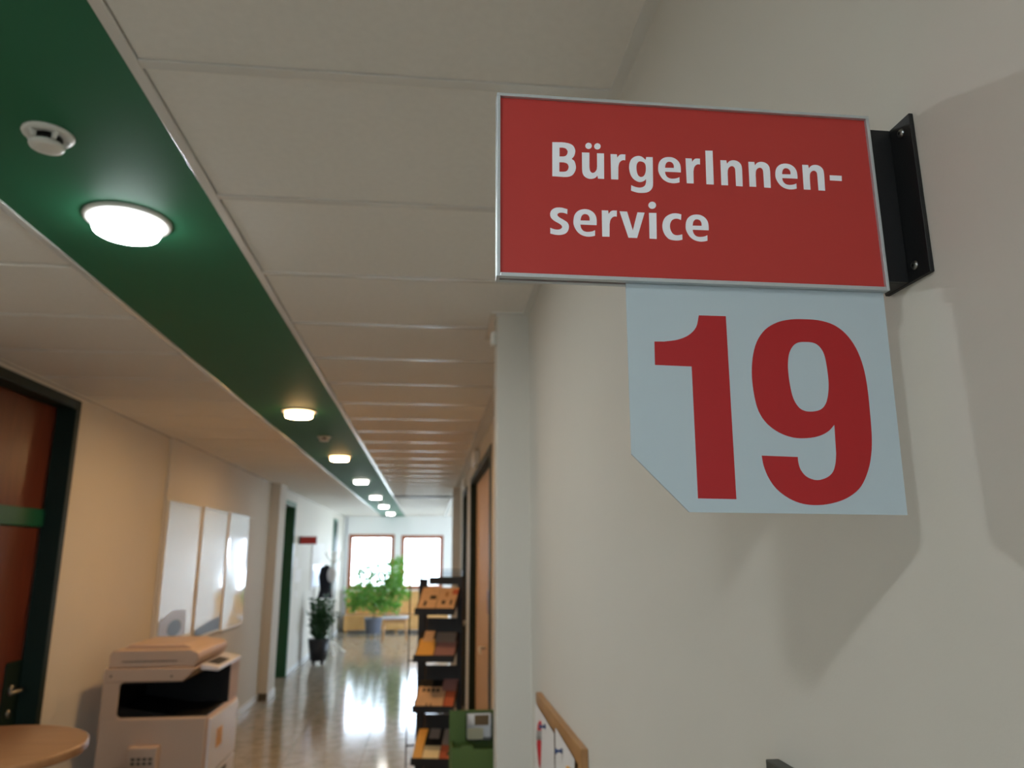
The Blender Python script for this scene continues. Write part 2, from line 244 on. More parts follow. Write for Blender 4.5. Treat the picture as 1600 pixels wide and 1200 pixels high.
M['table'] = wood('light_wood_top', rgb(164, 116, 76), rgb(150, 102, 64), 0.35, (2, 12, 12))
M['frame'] = wood('varnished_window_wood', rgb(178, 108, 72), rgb(160, 92, 60), 0.4, (6, 6, 2))
M['pine'] = wood('pine_wood', rgb(216, 168, 104), rgb(200, 148, 86), 0.4, (2, 8, 8))
M['oak'] = wood('oak_frame_wood', rgb(178, 132, 82), rgb(160, 114, 68), 0.45, (8, 2, 8))
M['cork'] = mat('cork', rgb(150, 108, 70), 0.9, noise=0.2, nscale=120)
M['paper'] = mat('white_paper', rgb(226, 222, 218), 0.7)
M['tan'] = mat('tan_leaflet', rgb(208, 172, 134), 0.5, noise=0.04, nscale=30)
M['cream'] = mat('cream_leaflet', rgb(240, 224, 178), 0.45)
M['yellow'] = mat('yellow_leaflet', rgb(226, 172, 84), 0.45)
M['mauve'] = mat('mauve_leaflet', rgb(150, 112, 110), 0.5)
M['rust'] = mat('rust_leaflet', rgb(186, 96, 66), 0.5)
M['greyl'] = mat('grey_leaflet', rgb(150, 142, 134), 0.5)
M['ink'] = mat('dark_ink', rgb(40, 36, 30), 0.6)
M['bluerefl_pin'] = mat('blue_reflection_and_pin', rgb(54, 72, 116), 0.3)
M['limeg'] = mat('green_card', rgb(74, 96, 34), 0.55)
M['boardp'] = mat('glossy_white_board', rgb(200, 203, 205), 0.12, spec=0.8, bump=0.25, bscale=4.0, coat=0.8)
M['lav'] = mat('pale_blue_print_and_reflection', rgb(170, 180, 215), 0.3)
M['pot'] = mat('black_pot', rgb(24, 26, 32), 0.45)
M['gpot'] = mat('grey_pot', rgb(112, 116, 130), 0.5)
M['soil'] = mat('potting_soil', rgb(50, 38, 28), 0.95, noise=0.2, nscale=80)
M['bark'] = mat('bark', rgb(96, 82, 62), 0.9, noise=0.2, nscale=60)
M['coat'] = mat('black_cloth', rgb(20, 20, 26), 0.9, bump=0.2, bscale=300)
M['cloth'] = mat('pale_cloth', rgb(206, 202, 196), 0.9, bump=0.2, bscale=300)
M['firered'] = mat('dark_red_plastic', rgb(120, 20, 22), 0.4)
M['greytop'] = mat('pale_grey_laminate', rgb(190, 190, 198), 0.35)
M['glass'] = clear_glass('window_glass')
M['vglass'] = clear_glass('tinted_display_glass', (0.86, 0.93, 0.97, 1))
M['acryl'] = clear_glass('clear_acrylic', (0.9, 0.92, 0.94, 1))
M['ground'] = mat('pale_paving', rgb(190, 188, 180), 0.9, noise=0.05, nscale=2)
def leafmat(name, c, tr):
    m = mat(name, c, 0.35, noise=0.25, nscale=9); nt = m.node_tree; b = nt.nodes['Principled BSDF']
    t = nt.nodes.new('ShaderNodeBsdfTranslucent'); t.inputs[0].default_value = (c[0] * 1.6, c[1] * 1.6, c[2] * 1.0, 1)
    x = nt.nodes.new('ShaderNodeMixShader'); x.inputs[0].default_value = tr
    o = [n for n in nt.nodes if n.type == 'OUTPUT_MATERIAL'][0]
    nt.links.new(b.outputs[0], x.inputs[1]); nt.links.new(t.outputs[0], x.inputs[2]); nt.links.new(x.outputs[0], o.inputs[0]); return m
M['leaf'] = leafmat('light_green_leaf', rgb(96, 142, 64), 0.5)
M['dleaf'] = leafmat('dark_green_leaf', rgb(34, 66, 38), 0.15)
def floor_mat():
    m = mat('polished_stone', rgb(150, 142, 130), 0.11, spec=0.25); nt = m.node_tree; b = nt.nodes['Principled BSDF']
    tc = nt.nodes.new('ShaderNodeTexCoord'); n = nt.nodes.new('ShaderNodeTexNoise'); n.inputs['Scale'].default_value = 9; n.inputs['Detail'].default_value = 8
    v = nt.nodes.new('ShaderNodeTexVoronoi'); v.inputs['Scale'].default_value = 60
    cr = nt.nodes.new('ShaderNodeValToRGB'); cr.color_ramp.elements[0].position = 0.3; cr.color_ramp.elements[0].color = rgb(128, 120, 108)
    cr.color_ramp.elements[1].position = 0.72; cr.color_ramp.elements[1].color = rgb(176, 168, 156)
    geo = nt.nodes.new('ShaderNodeNewGeometry')
    nt.links.new(geo.outputs['Position'], n.inputs['Vector']); nt.links.new(geo.outputs['Position'], v.inputs['Vector'])
    a = nt.nodes.new('ShaderNodeMath'); a.operation = 'MULTIPLY_ADD'; a.inputs[1].default_value = 0.25; nt.links.new(v.outputs['Distance'], a.inputs[0]); nt.links.new(n.outputs[0], a.inputs[2])
    nt.links.new(a.outputs[0], cr.inputs[0]); nt.links.new(cr.outputs[0], b.inputs['Base Color'])
    n3 = nt.nodes.new('ShaderNodeTexNoise'); n3.inputs['Scale'].default_value = 2.5; nt.links.new(geo.outputs['Position'], n3.inputs['Vector'])
    bp = nt.nodes.new('ShaderNodeBump'); bp.inputs['Strength'].default_value = 0.06; bp.inputs['Distance'].default_value = 0.01
    nt.links.new(n3.outputs[0], bp.inputs['Height']); nt.links.new(bp.outputs[0], b.inputs['Normal'])
    return m
M['floor'] = floor_mat()
LM = {k: mat('lit_opal_glass_' + k, (0.9, 0.9, 0.9, 1), 0.4, emit=(v[0], v[1])) for k, v in LAMP_E.items()}
LS = {k: mat('lit_opal_rim_' + k, (0.9, 0.9, 0.9, 1), 0.4, emit=(v[0], v[2])) for k, v in LAMP_E.items()}

# ---------------------------------------------------------------- setting
XL, XL2, XR, XR2 = -1.91, -1.89, 0.34, 0.39
YB, YE = -3.4, 17.0
CZ = 2.445
struct(MB().box(-30, 30, -30, 60, -0.6, -0.2), 'ground', M['ground'])
fl = struct(MB().box(-2.4, 4.3, YB - 0.2, YE + 0.2, -0.2, -0.012), 'floor', M['dbase'])
# polished stone tiles, 62 cm, thin joints
tile = None
y = 3.735 - 0.62 * 11
rows = []
while y < YE: rows.append(y); y += 0.62
for i, y0 in enumerate(rows):
    for j in range(11):
        x0 = -2.36 + 0.62 * j
        c = (x0 + 0.31, y0 + 0.31, -0.006)
        if c[0] > 0.9 and c[1] < 9.9: continue
        if tile is None: tile = MB().box(c[0] - 0.3085, c[0] + 0.3085, c[1] - 0.3085, c[1] + 0.3085, -0.012, 0.0, 0.0012).build('floor_tile', M['floor'], fl, origin_at=c)
        else: at(tile, c, fl)
w = MB()
w.box(-2.4, XL, YB, 2.75, 0, CZ + 0.2).box(-2.4, XL, 4.19, 5.64, 0, CZ + 0.2).box(-2.4, XL, 2.75, 4.19, 2.42, CZ + 0.2)
w.box(-2.4, XL2, 5.64, 9.6, 0, CZ + 0.2).box(-2.4, XL2 + 0.005, 10.9, YE, 0, CZ + 0.2).box(-2.4, XL2, 9.6, 10.9, 2.32, CZ + 0.2)
w.box(-2.4, -2.05, 2.75, 4.19, 0, 2.42).box(-2.4, -2.1, 9.6, 10.9, 0, 2.32)
struct(w, 'wall_left', M['wall'])
struct(MB().box(XL2 - 0.02, -1.785, 9.2, 9.6, 0, CZ + 0.01), 'column', M['wall'])
w = MB()
w.box(XR, 0.8, YB, 2.53, 0, CZ + 0.2).box(XR2, 0.8, 2.53, 4.72, 0, CZ + 0.2).box(XR2, 0.8, 4.72, 7.09, 2.30, CZ + 0.2)
w.box(XR2, 0.8, 7.09, 7.75, 0, CZ + 0.2).box(XR2, 0.8, 7.75, 8.65, 2.30, CZ + 0.2).box(XR2, 0.8, 8.65, 9.9, 0, CZ + 0.2)
w.box(0.5, 0.8, 4.72, 8.65, 0, 2.3)
struct(w, 'wall_right', M['wall'])
struct(MB().box(0.227, XR2 + 0.01, 2.53, 2.64, 0, CZ + 0.01, 0.004), 'column', M['wall'])
struct(MB().box(0.298, XR2 + 0.01, 9.6, 9.9, 0, CZ + 0.01), 'column', M['wall'])

# end wall with three window openings, lobby walls with unseen windows added for daylight
def wall_with_holes(a0, a1, z0, z1, holes, b0, b1, axis):
    m = MB(); xs = a0
    for h0, h1, hz0, hz1 in holes + [(a1, a1, 0, 0)]:
        segs = [(xs, h0, z0, z1)]
        if h1 > h0: segs += [(h0, h1, z0, hz0), (h0, h1, hz1, z1)]
        for s0, s1, t0, t1 in segs:
            if s1 - s0 > 1e-4:
                if axis == 'X': m.box(s0, s1, b0, b1, t0, t1)
                else: m.box(b0, b1, s0, s1, t0, t1)
        xs = h1
    return m
ADDED_BW = [(-1.15, -0.25, 1.1, 2.05)]  # unseen window, added for cool front light on the sign
struct(wall_with_holes(-2.4, 0.8, 0, CZ + 0.2, ADDED_BW, YB - 0.2, YB, 'X'), 'wall_back', M['wall'])
EW = [(-1.76, -0.755, 0.86, 2.05), (-0.61, 0.325, 0.86, 2.03)]
struct(wall_with_holes(-2.4, 4.3, 0, CZ + 0.2, EW, YE, YE + 0.25, 'X'), 'wall_end', M['litwall'])
ADDED_LW = [(13.4, 16.7, 0.12, 2.38)]  # unseen lobby window, added to brighten the far end
struct(wall_with_holes(9.9, YE, 0, CZ + 0.2, ADDED_LW, 4.0, 4.3, 'Y'), 'wall_lobby', M['litwall'])
ADDED_SW = [(0.9, 3.9, 0.1, 2.38)]  # unseen window facing the end wall, added to brighten it
struct(wall_with_holes(0.8, 4.3, 0, CZ + 0.2, ADDED_SW, 9.65, 9.9, 'X'), 'wall_lobby_side', M['litwall'])
def window(n, x0, x1, z0, z1, yy):
    f = MB(); t = 0.085
    f.box(x0, x1, yy, yy + 0.08, z1 - t, z1, 0.006).box(x0, x1, yy, yy + 0.08, z0, z0 + t, 0.006)
    f.box(x0, x0 + t, yy, yy + 0.08, z0 + t, z1 - t, 0.006).box(x1 - t, x1, yy, yy + 0.08, z0 + t, z1 - t, 0.006)
    o = f.build('window_%d' % n, M['frame']); o['kind'] = 'structure'
    MB().box(x0 + t, x1 - t, yy + 0.035, yy + 0.041, z0 + t, z1 - t).build('pane', M['glass'], o)
    MB().box(x0 - 0.03, x1 + 0.03, yy - 0.12, yy + 0.02, z0 - 0.03, z0, 0.006).build('window_sill', M['white'], o)
for n, (a, b, c, d) in enumerate(EW): window(n + 1, a, b, c, d, YE + 0.02)
window(5, *ADDED_SW[0], 9.68); window(6, *ADDED_BW[0], YB - 0.12)  # both out of view, added as daylight sources
for n, (a, b, c, d) in enumerate(ADDED_LW):  # frame and pane of the added lobby window
    f = MB(); t = 0.07
    f.box(4.03, 4.11, a, b, d - t, d).box(4.03, 4.11, a, b, c, c + t).box(4.03, 4.11, a, a + t, c + t, d - t).box(4.03, 4.11, b - t, b, c + t, d - t)
    o = f.build('window_%d' % (n + 3), M['frame']); o['kind'] = 'structure'
    MB().box(4.065, 4.071, a + t, b - t, c + t, d - t).build('pane', M['glass'], o)

# ceiling: slab, green strip, white edge trims, 50 cm tiles between metal bars
ce = struct(MB().box(-2.4, 4.3, YB - 0.2, YE + 0.2, CZ + 0.025, CZ + 0.25), 'ceiling', M['ceil'])
MB().box(-1.057, -0.545, YB, YE, CZ, CZ + 0.025).build('green_strip', M['green'], ce)
MB().box(-0.547, -0.524, YB, YE, CZ - 0.004, CZ + 0.02, 0.002).build('edge_trim', M['bar'], ce)
MB().box(-1.078, -1.055, YB, YE, CZ - 0.004, CZ + 0.02, 0.002).build('edge_trim', M['bar'], ce)
MB().box(0.318, XR, YB, 2.53, CZ - 0.003, CZ + 0.02).box(0.318, XR2, 2.83, YE - 0.0, CZ - 0.003, CZ + 0.02).box(0.205, 0.318, 2.508, 2.53, CZ - 0.003, CZ + 0.02).box(0.205, 0.227, 2.53, 2.85, CZ - 0.003, CZ + 0.02).build('wall_angle', M['bar'], ce)
MB().box(XL, XL + 0.022, YB, 5.64, CZ - 0.003, CZ + 0.02).box(XL2, XL2 + 0.022, 5.64, YE, CZ - 0.003, CZ + 0.02).build('wall_angle', M['bar'], ce)
tR = tL = bR = bL = None
k = -9
while True:
    yj = 1.205 + 0.5 * k; k += 1
    if yj > YE: break
    y0, y1 = yj + 0.0135, min(yj + 0.5 - 0.0115, YE)
    if yj < YB: continue
    if y1 - y0 > 0.1:
        c = (-0.1, (y0 + y1) / 2, CZ)
        if tR is None or y1 - y0 < 0.47:
            r = MB().box(-0.522, 0.322, y0, y1, CZ, CZ + 0.02, 0.003).build('ceiling_tile', M['ceil'], ce, origin_at=c); tR = tR or r
        else: at(tR, c, ce)
        c = (-1.49, (y0 + y1) / 2, CZ)
        if tL is None or y1 - y0 < 0.47:
            r = MB().box(-1.888, -1.08, y0, y1, CZ, CZ + 0.02, 0.003).build('ceiling_tile', M['ceil'], ce, origin_at=c); tL = tL or r
        else: at(tL, c, ce)
    if yj > YB:
        c = (-0.1, yj, CZ)
        if bR is None: bR = MB().box(-0.524, 0.32, yj - 0.0105, yj + 0.0125, CZ - 0.002, CZ + 0.02).build('grid_bar', M['bar'], ce, origin_at=c)
        else: at(bR, c, ce)
        c = (-1.49, yj, CZ)
        if bL is None: bL = MB().box(-1.89, -1.078, yj - 0.0105, yj + 0.0125, CZ + 0.009, CZ + 0.02).build('grid_bar', M['ceil'], ce, origin_at=c)
        else: at(bL, c, ce)
MB().box(0.34, 4.0, 9.9, YE, CZ + 0.0, CZ + 0.025).build('lobby_ceiling', M['ceil'], ce)
MB().box(-0.524, 0.4, 11.06, 11.16, CZ - 0.02, CZ + 0.02, 0.003).build('cross_beam', M['dsteel'], ce)
# skirtings
b = MB()
b.box(XL, XL + 0.012, 4.19, 5.64, 0, 0.075, 0.002).box(XL2, XL2 + 0.012, 5.64, 9.2, 0, 0.075, 0.002).box(XL2 + 0.005, XL2 + 0.017, 10.9, YE, 0, 0.075, 0.002).box(-1.785, -1.773, 9.188, 9.6, 0, 0.075, 0.002)
b.box(XL, XL + 0.012, YB, 2.75, 0, 0.075, 0.002)
struct(b, 'baseboard_left', M['base'])
struct(MB().box(XL2 + 0.012, -1.785, 9.188, 9.2, 0, 0.075, 0.002), 'baseboard_column', M['dbase'])
struct(MB().box(XR - 0.012, XR, YB, 2.53, 0, 0.075, 0.002).box(XR2 - 0.012, XR2, 2.85, 4.72, 0, 0.075, 0.002).box(XR2 - 0.012, XR2, 7.09, 7.75, 0, 0.075, 0.002).box(XR2 - 0.012, XR2, 8.65, 9.6, 0, 0.075, 0.002), 'baseboard_right', M['base'])

# doors
def door_left_near():
    f = MB(); y0, y1, zt = 2.75, 4.19, 2.42
    f.box(-2.0, XL + 0.012, y1 - 0.05, y1, 0, zt, 0.003).box(-2.0, XL + 0.012, y0, y0 + 0.05, 0, zt, 0.003).box(-2.0, XL + 0.012, y0 + 0.05, y1 - 0.05, zt - 0.05, zt, 0.003)
    o = f.build('door_1', M['dgreen']); o['kind'] = 'structure'
    MB().box(-2.03, -1.985, y0 + 0.05, y1 - 0.05, 1.745, 1.835, 0.004).build('transom_bar', M['mgreen'], o)
    MB().box(-2.03, -2.0, y0 + 0.05, y1 - 0.05, 1.835, zt - 0.05).build('transom_panel', M['doorwood'], o)
    l = MB().box(-2.045, -2.0, y0 + 0.05, y1 - 0.05, 0.005, 1.74, 0.003).build('door_leaf', M['doorwood'], o)
    MB().box(-2.002, -1.994, y1 - 0.2, y1 - 0.05, 0.005, 1.1).build('lock_stile', M['dgreen'], o)
    h = MB(); h.lathe([(0.024, 0), (0.024, 0.008)], (-1.994, y1 - 0.13, 0.97), 20, 'X'); h.tube([(-1.99, y1 - 0.13, 0.97), (-1.945, y1 - 0.13, 0.97), (-1.94, y1 - 0.14, 0.97), (-1.94, y1 - 0.25, 0.97)], 0.009)
    h.build('door_handle', M['steel'], o); MB().lathe([(0.02, 0), (0.02, 0.008)], (-1.994, y1 - 0.13, 0.86), 20, 'X').build('lock_rosette', M['steel'], o)
door_left_near()
f = MB(); f.box(-2.1, XL2 + 0.012, 10.84, 10.9, 0, 2.32, 0.003).box(-2.1, XL2 + 0.012, 9.6, 9.66, 0, 2.32, 0.003).box(-2.1, XL2 + 0.012, 9.66, 10.84, 2.26, 2.32, 0.003)
d2 = f.build('door_2', M['mgreen']); d2['kind'] = 'structure'
MB().box(-2.095, -2.06, 9.66, 10.84, 0.005, 2.26, 0.003).build('door_leaf', M['beech'], d2)
MB().tube([(-2.06, 10.72, 1.0), (-2.01, 10.72, 1.0), (-2.005, 10.7, 1.0), (-2.005, 10.6, 1.0)], 0.009).build('door_handle', M['steel'], d2)
f = MB(); f.box(XL2 + 0.005, XL2 + 0.03, 15.2, 15.75, 0.0, 2.31, 0.003)
d3 = f.build('door_3', M['mgreen']); d3['kind'] = 'structure'
MB().box(XL2 + 0.03, XL2 + 0.036, 15.26, 15.69, 0.02, 2.25).build('door_leaf', M['dgreen'], d3)
def door_right(n, y0, y1, faces, xl):
    f = MB(); zt = 2.30
    f.box(XR2 - 0.008, xl + 0.04, y1 - 0.05, y1, 0, zt, 0.002).box(XR2 - 0.008, xl + 0.04, y0, y0 + faces, 0, zt, 0.002).box(XR2 - 0.008, xl + 0.04, y0 + faces, y1 - 0.05, zt - 0.05, zt, 0.002)
    o = f.build('door_%d' % n, M['dgreen']); o['kind'] = 'structure'
    mid = (y0 + faces + y1 - 0.05) / 2
    for a, b in ((y0 + faces, mid - 0.002), (mid + 0.002, y1 - 0.05)):
        l = MB().box(xl, xl + 0.035, a, b, 0.006, zt - 0.05, 0.003).build('door_leaf', M['beech'], o)
    MB().tube([(xl, mid - 0.1, 0.92), (xl - 0.045, mid - 0.1, 0.92), (xl - 0.05, mid - 0.12, 0.92), (xl - 0.05, mid - 0.22, 0.9)], 0.01).build('door_handle', M['white'], o)
door_right(4, 4.72, 7.09, 0.11, 0.442)
door_right(5, 7.75, 8.65, 0.05, 0.425)
tag(MB().box(0.412, 0.442, 5.2, 5.34, 1.20, 1.36, 0.006).build('alarm_box', M['firered']), 'small dark red alarm box on the beige double door', 'alarm')
tag(MB().box(0.345, 0.389, 5.9, 6.2, 2.31, 2.42, 0.008).build('wall_unit', M['white']), 'small white box above the nearer door on the right wall', 'fixture')
tag(MB().box(0.355, 0.389, 8.0, 8.3, 2.31, 2.40, 0.008).build('wall_unit', M['white']), 'small white box above the farther door on the right wall', 'fixture')
tag(MB().box(0.208, 0.2265, 2.56, 2.60, 2.34, 2.39, 0.005).build('sensor', M['white']), 'tiny pale sensor high on the near column edge', 'sensor')
pp = MB().lathe([(0.02, 0.0), (0.02, CZ - 0.01)], (-1.8, 16.9, 0.0), 16).build('heating_pipe', mat('grey_pipe', rgb(200, 202, 206), 0.4)); tag(pp, 'thin grey vertical pipe in the far left corner', 'pipe')

# ---------------------------------------------------------------- ceiling lamps and smoke detectors
def lamp(x, y, k, label, proto=None):
    t = thing('ceiling_lamp', label, 'lamp', (x, y, CZ), 'round lamps along the green ceiling strip')
    if proto is None:
        MB().lathe([(0.074, 0.0), (0.104, 0.0), (0.105, -0.003), (0.101, -0.009), (0.085, -0.012), (0.083, 0.0)], (x, y, CZ), 40).build('trim_ring', M['white'], t)
        MB().lathe([(0.0805, -0.001), (0.0805, -0.030), (0.077, -0.037)], (x, y, CZ), 40).build('diffuser_rim', LS[k], t)
        MB().lathe([(0.0765, -0.0372), (0.072, -0.0395), (0.05, -0.0405)], (x, y, CZ), 40).build('diffuser', LM[k], t)
    else:
        for c in proto.children:
            o = at(c, (x, y, CZ), t)
            if o.name.startswith('diffuser'):
                o.data = o.data.copy(); o.data.materials[0] = (LS if 'rim' in o.name else LM)[k]
    return t
LP = [(-0.79, 1.862, 'cool', 'largest round lit lamp, nearest on the green strip'), (-0.79, 4.47, 'warm', 'second lit lamp along the strip, with a yellow halo'),
      (-0.79, 6.56, 'warm', 'third lit lamp along the strip, yellow halo, beyond the far smoke detector'), (-0.79, 8.7, 'white', 'fourth lit lamp along the strip, white glow'),
      (-0.79, 11.1, 'white', 'fifth lit lamp along the green strip'), (-0.79, 13.2, 'white', 'sixth lit lamp, second from the end window wall'),
      (-0.79, 15.5, 'white', 'last lit lamp, nearest the end window wall'), (-0.80, -0.67, 'cool', 'lit lamp on the strip behind the viewer'), (-0.79, -2.6, 'cool', 'lit lamp by the back wall behind the viewer')]
first = None
for x, y, k, l in LP:
    t = lamp(x, y, k, l, first); first = first or t
def detector(x, y, label, proto=None):
    t = thing('smoke_detector', label, 'detector', (x, y, CZ), 'smoke detectors on the green strip')
    if proto: 
        for c in proto.children: at(c, (x, y, CZ), t)
        return t
    MB().lathe([(0.044, 0.0), (0.048, 0.0), (0.0485, -0.003), (0.047, -0.006), (0.03, -0.007)], (x, y, CZ), 36).build('base', M['white'], t)
    MB().lathe([(0.027, -0.009), (0.027, -0.026)], (x, y, CZ), 36).build('sensor_chamber', M['blackp'], t)
    MB().lathe([(0.026, -0.024), (0.032, -0.024), (0.033, -0.028), (0.031, -0.032), (0.02, -0.034)], (x, y, CZ), 36).build('cap', M['white'], t)
    for k in range(5):
        a = 0.5 + k * 2 * math.pi / 5; d = Vector((math.cos(a), math.sin(a), 0)); n = Vector((-d.y, d.x, 0)) * 0.004
        p0, p1 = Vector((x, y, CZ)) + d * 0.028, Vector((x, y, CZ)) + d * 0.042; q = p0 + d * 0.006
        r = MB(); r.raw([p0 - n + Vector((0, 0, -0.01)), p1 - n + Vector((0, 0, -0.01)), q - n + Vector((0, 0, -0.022)), p0 - n + Vector((0, 0, -0.022)),
               p0 + n + Vector((0, 0, -0.01)), p1 + n + Vector((0, 0, -0.01)), q + n + Vector((0, 0, -0.022)), p0 + n + Vector((0, 0, -0.022))],
              [(0, 1, 2, 3), (7, 6, 5, 4), (0, 4, 5, 1), (1, 5, 6, 2), (2, 6, 7, 3), (3, 7, 4, 0)])
        r.build('rib', M['white'], t)
    return t
d0 = detector(-0.795, 1.46, 'white smoke detector in front of the nearest lamp')
detector(-0.778, 5.48, 'white smoke detector between second and third lamps', d0)
detector(-0.78, 12.1, 'tiny distant smoke detector between fifth and sixth lamps', d0)

# ---------------------------------------------------------------- the projecting sign
SX0, SX1, SZ0, SZ1, SY, SD = 0.0405, 0.3155, 1.7785, 1.9145, 0.455, 0.012
sg = thing('projecting_sign', 'red aluminium framed sign reading BürgerInnen-service projecting from right wall', 'sign', (0.337, SY, SZ0))
fr = MB(); t = 0.0024
fr.box(SX0, SX1, SY, SY + SD, SZ1 - t, SZ1, 0.0003).box(SX0, SX0 + t, SY, SY + SD, SZ0, SZ1 - t, 0.0003).box(SX1 - t, SX1, SY, SY + SD, SZ0, SZ1 - t, 0.0003)
fr.box(SX0 + t, SX1 - t, SY, SY + 0.0046, SZ0, SZ0 + t + 0.0003, 0.0003).box(SX0 + t, SX1 - t, SY + 0.0084, SY + SD, SZ0, SZ0 + t + 0.0003, 0.0003)
fr.build('frame', M['alu'], sg)
MB().box(SX0 + t, SX1 - t, SY + 0.0025, SY + SD - 0.0025, SZ0 + t + 0.0005, SZ1 - t).build('sign_face', M['red'], sg)
def glyph(key, x0, x1, zb):
    L = [[(u * 1e-5, w * 1e-5) for u, w in l] for l in GLYPH[key]]
    wd = max(u for l in L for u, w in l); k = (x1 - x0) / wd
    return outline(L, 0.00008, lambda u, w, d: Vector((x0 + u * k, SY + 0.00242 + d, zb + w))).build('letter', M['print'], sg)
Z1, Z2 = 1.8536, 1.8105
for key, a, b in (('B', .0789, .0956), ('ue', .0999, .1158), ('r', .1202, .1311), ('g', .1334, .1507), ('e', .1542, .1707), ('r', .1744, .1852), ('I', .1887, .1949), ('n', .1996, .2158), ('n', .2203, .2366), ('e', .2403, .2569), ('n', .2607, .2773), ('-', .2812, .2906)):
    glyph(key, a, b, Z1)
for key, a, b in (('s', .0769, .0898), ('e', .0929, .1091), ('r', .1126, .1235), ('v', .1253, .1430), ('i', .1456, .1514), ('c', .1551, .1691), ('e', .1717, .1882)):
    glyph(key, a, b, Z2)
br = MB()
br.box(SX1 - 0.001, 0.3365, SY + 0.0085, SY + 0.0115, 1.7885, 1.909, 0.0004)
br.prism([(0.4405, 1.788), (0.492, 1.788), (0.492, 1.909), (0.4405, 1.909)], 0.3365, 0.3398, 'X', 0.0004)
br.prism([(SX1, SY + 0.0115), (0.3366, SY + 0.0115), (0.3366, 0.4915)], 1.7885, 1.7905, 'Z')
bo = br.build('bracket', M['black'], sg)
for yy, zz in ((0.4508, 1.899), (0.4548, 1.798)):
    sc = MB().lathe([(0.0034, 0.0), (0.0034, -0.0006), (0.0024, -0.0018)], (0.3365, yy, zz), 20, 'X'); sc.build('screw', M['steel'], bo)
    MB().lathe([(0.0012, -0.0017), (0.0012, -0.00195)], (0.3365, yy, zz), 6, 'X').build('screw_recess', M['blackp'], bo)

PX0, PX1, PZ0, PZ1, PY = 0.1287, 0.3128, 1.6252, 1.7800, 0.4605
pl = thing('number_plate', 'white plate with cut corner and red 19 hanging under the red sign', 'plate', (0.22, PY, PZ0))
MB().prism([(PX0, PZ1), (PX0 - 0.0008, 1.6627), (0.1642, PZ0 + 0.0008), (PX1 - 0.001, PZ0 - 0.0006), (PX1 + 0.001, PZ1)], PY, PY + 0.0016, 'Y').build('panel', M['plate'], pl)
for key in '19':
    L = [[(u * 1e-5, w * 1e-5) for u, w in l] for l in GLYPH[key]]
    outline(L, 0.00008, lambda u, w, d: Vector((u, PY - 0.00009 + d, w))).build('digit', M['dred'], pl)
# ---------------------------------------------------------------- left side: boards, copier, table, bin
for i, (y0, y1, z0, z1, lab) in enumerate(((5.665, 6.43, 0.985, 1.992, 'nearest of the three glossy white wall boards above the copier, bluish reflection painted at its foot'),
                                     (6.525, 7.28, 0.935, 1.998, 'middle of the three glossy white wall boards, blue reflection painted along its foot'),
                                     (7.36, 8.14, 0.918, 2.0, 'farthest of the three glossy white wall boards, next to the pillar'))):
    t = thing('poster_board', lab, 'poster board', (XL2, (y0 + y1) / 2, z0), 'three white wall boards')
    g = MB(); n = 12
    # sheet with a slight belly, as a film behind clips
    vs = []; fs = []
    for a in range(n + 1):
        for b_ in range(n + 1):
            u, v = a / n, b_ / n
            vs.append((XL2 + 0.014 + 0.006 * math.sin(math.pi * u) * math.sin(math.pi * v * (1.3 + 0.4 * i)), y0 + u * (y1 - y0), z0 + 0.012 + v * (z1 - z0 - 0.024)))
    for a in range(n):
        for b_ in range(n): k = a * (n + 1) + b_; fs.append((k, k + 1, k + n + 2, k + n + 1)[::-1])
    g.raw(vs, fs, True); g.box(XL2 + 0.001, XL2 + 0.0125, y0, y1, z0 + 0.012, z1 - 0.012).build('sheet', M['boardp'], t)
    MB().box(XL2 + 0.001, XL2 + 0.02, y0, y1, z1 - 0.014, z1, 0.003).build('top_rail', M['alu'], t)
    MB().box(XL2 + 0.001, XL2 + 0.022, y0, y1, z0, z0 + 0.016, 0.003).build('bottom_rail', M['white'], t)
    MB().box(XL2 + 0.001, XL2 + 0.018, y0 - 0.01, y0, z0, z1, 0.002).build('edge_strip', M['white'], t)
    if i == 0:  # bluish reflections in the gloss, painted as flat patches
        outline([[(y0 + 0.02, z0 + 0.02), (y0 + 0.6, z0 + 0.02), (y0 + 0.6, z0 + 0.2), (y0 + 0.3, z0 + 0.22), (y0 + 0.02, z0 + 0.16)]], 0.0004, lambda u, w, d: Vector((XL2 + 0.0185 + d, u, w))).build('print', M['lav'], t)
        outline([[(y0 + 0.35 + 0.16 * math.cos(a), z0 + 0.09 + 0.06 * math.sin(a)) for a in [k * math.pi / 10 for k in range(20)]]], 0.0004, lambda u, w, d: Vector((XL2 + 0.0195 + d, u, w))).build('print', M['bluerefl_pin'], t)
    if i == 1:  # blue reflection along the foot, painted as a flat strip
        outline([[(y0 + 0.02, z0 + 0.02), (y1 - 0.02, z0 + 0.02), (y1 - 0.02, z0 + 0.13), (y0 + 0.4, z0 + 0.11), (y0 + 0.02, z0 + 0.07)]], 0.0004, lambda u, w, d: Vector((XL2 + 0.0205 + d, u, w))).build('print', M['bluerefl_pin'], t)

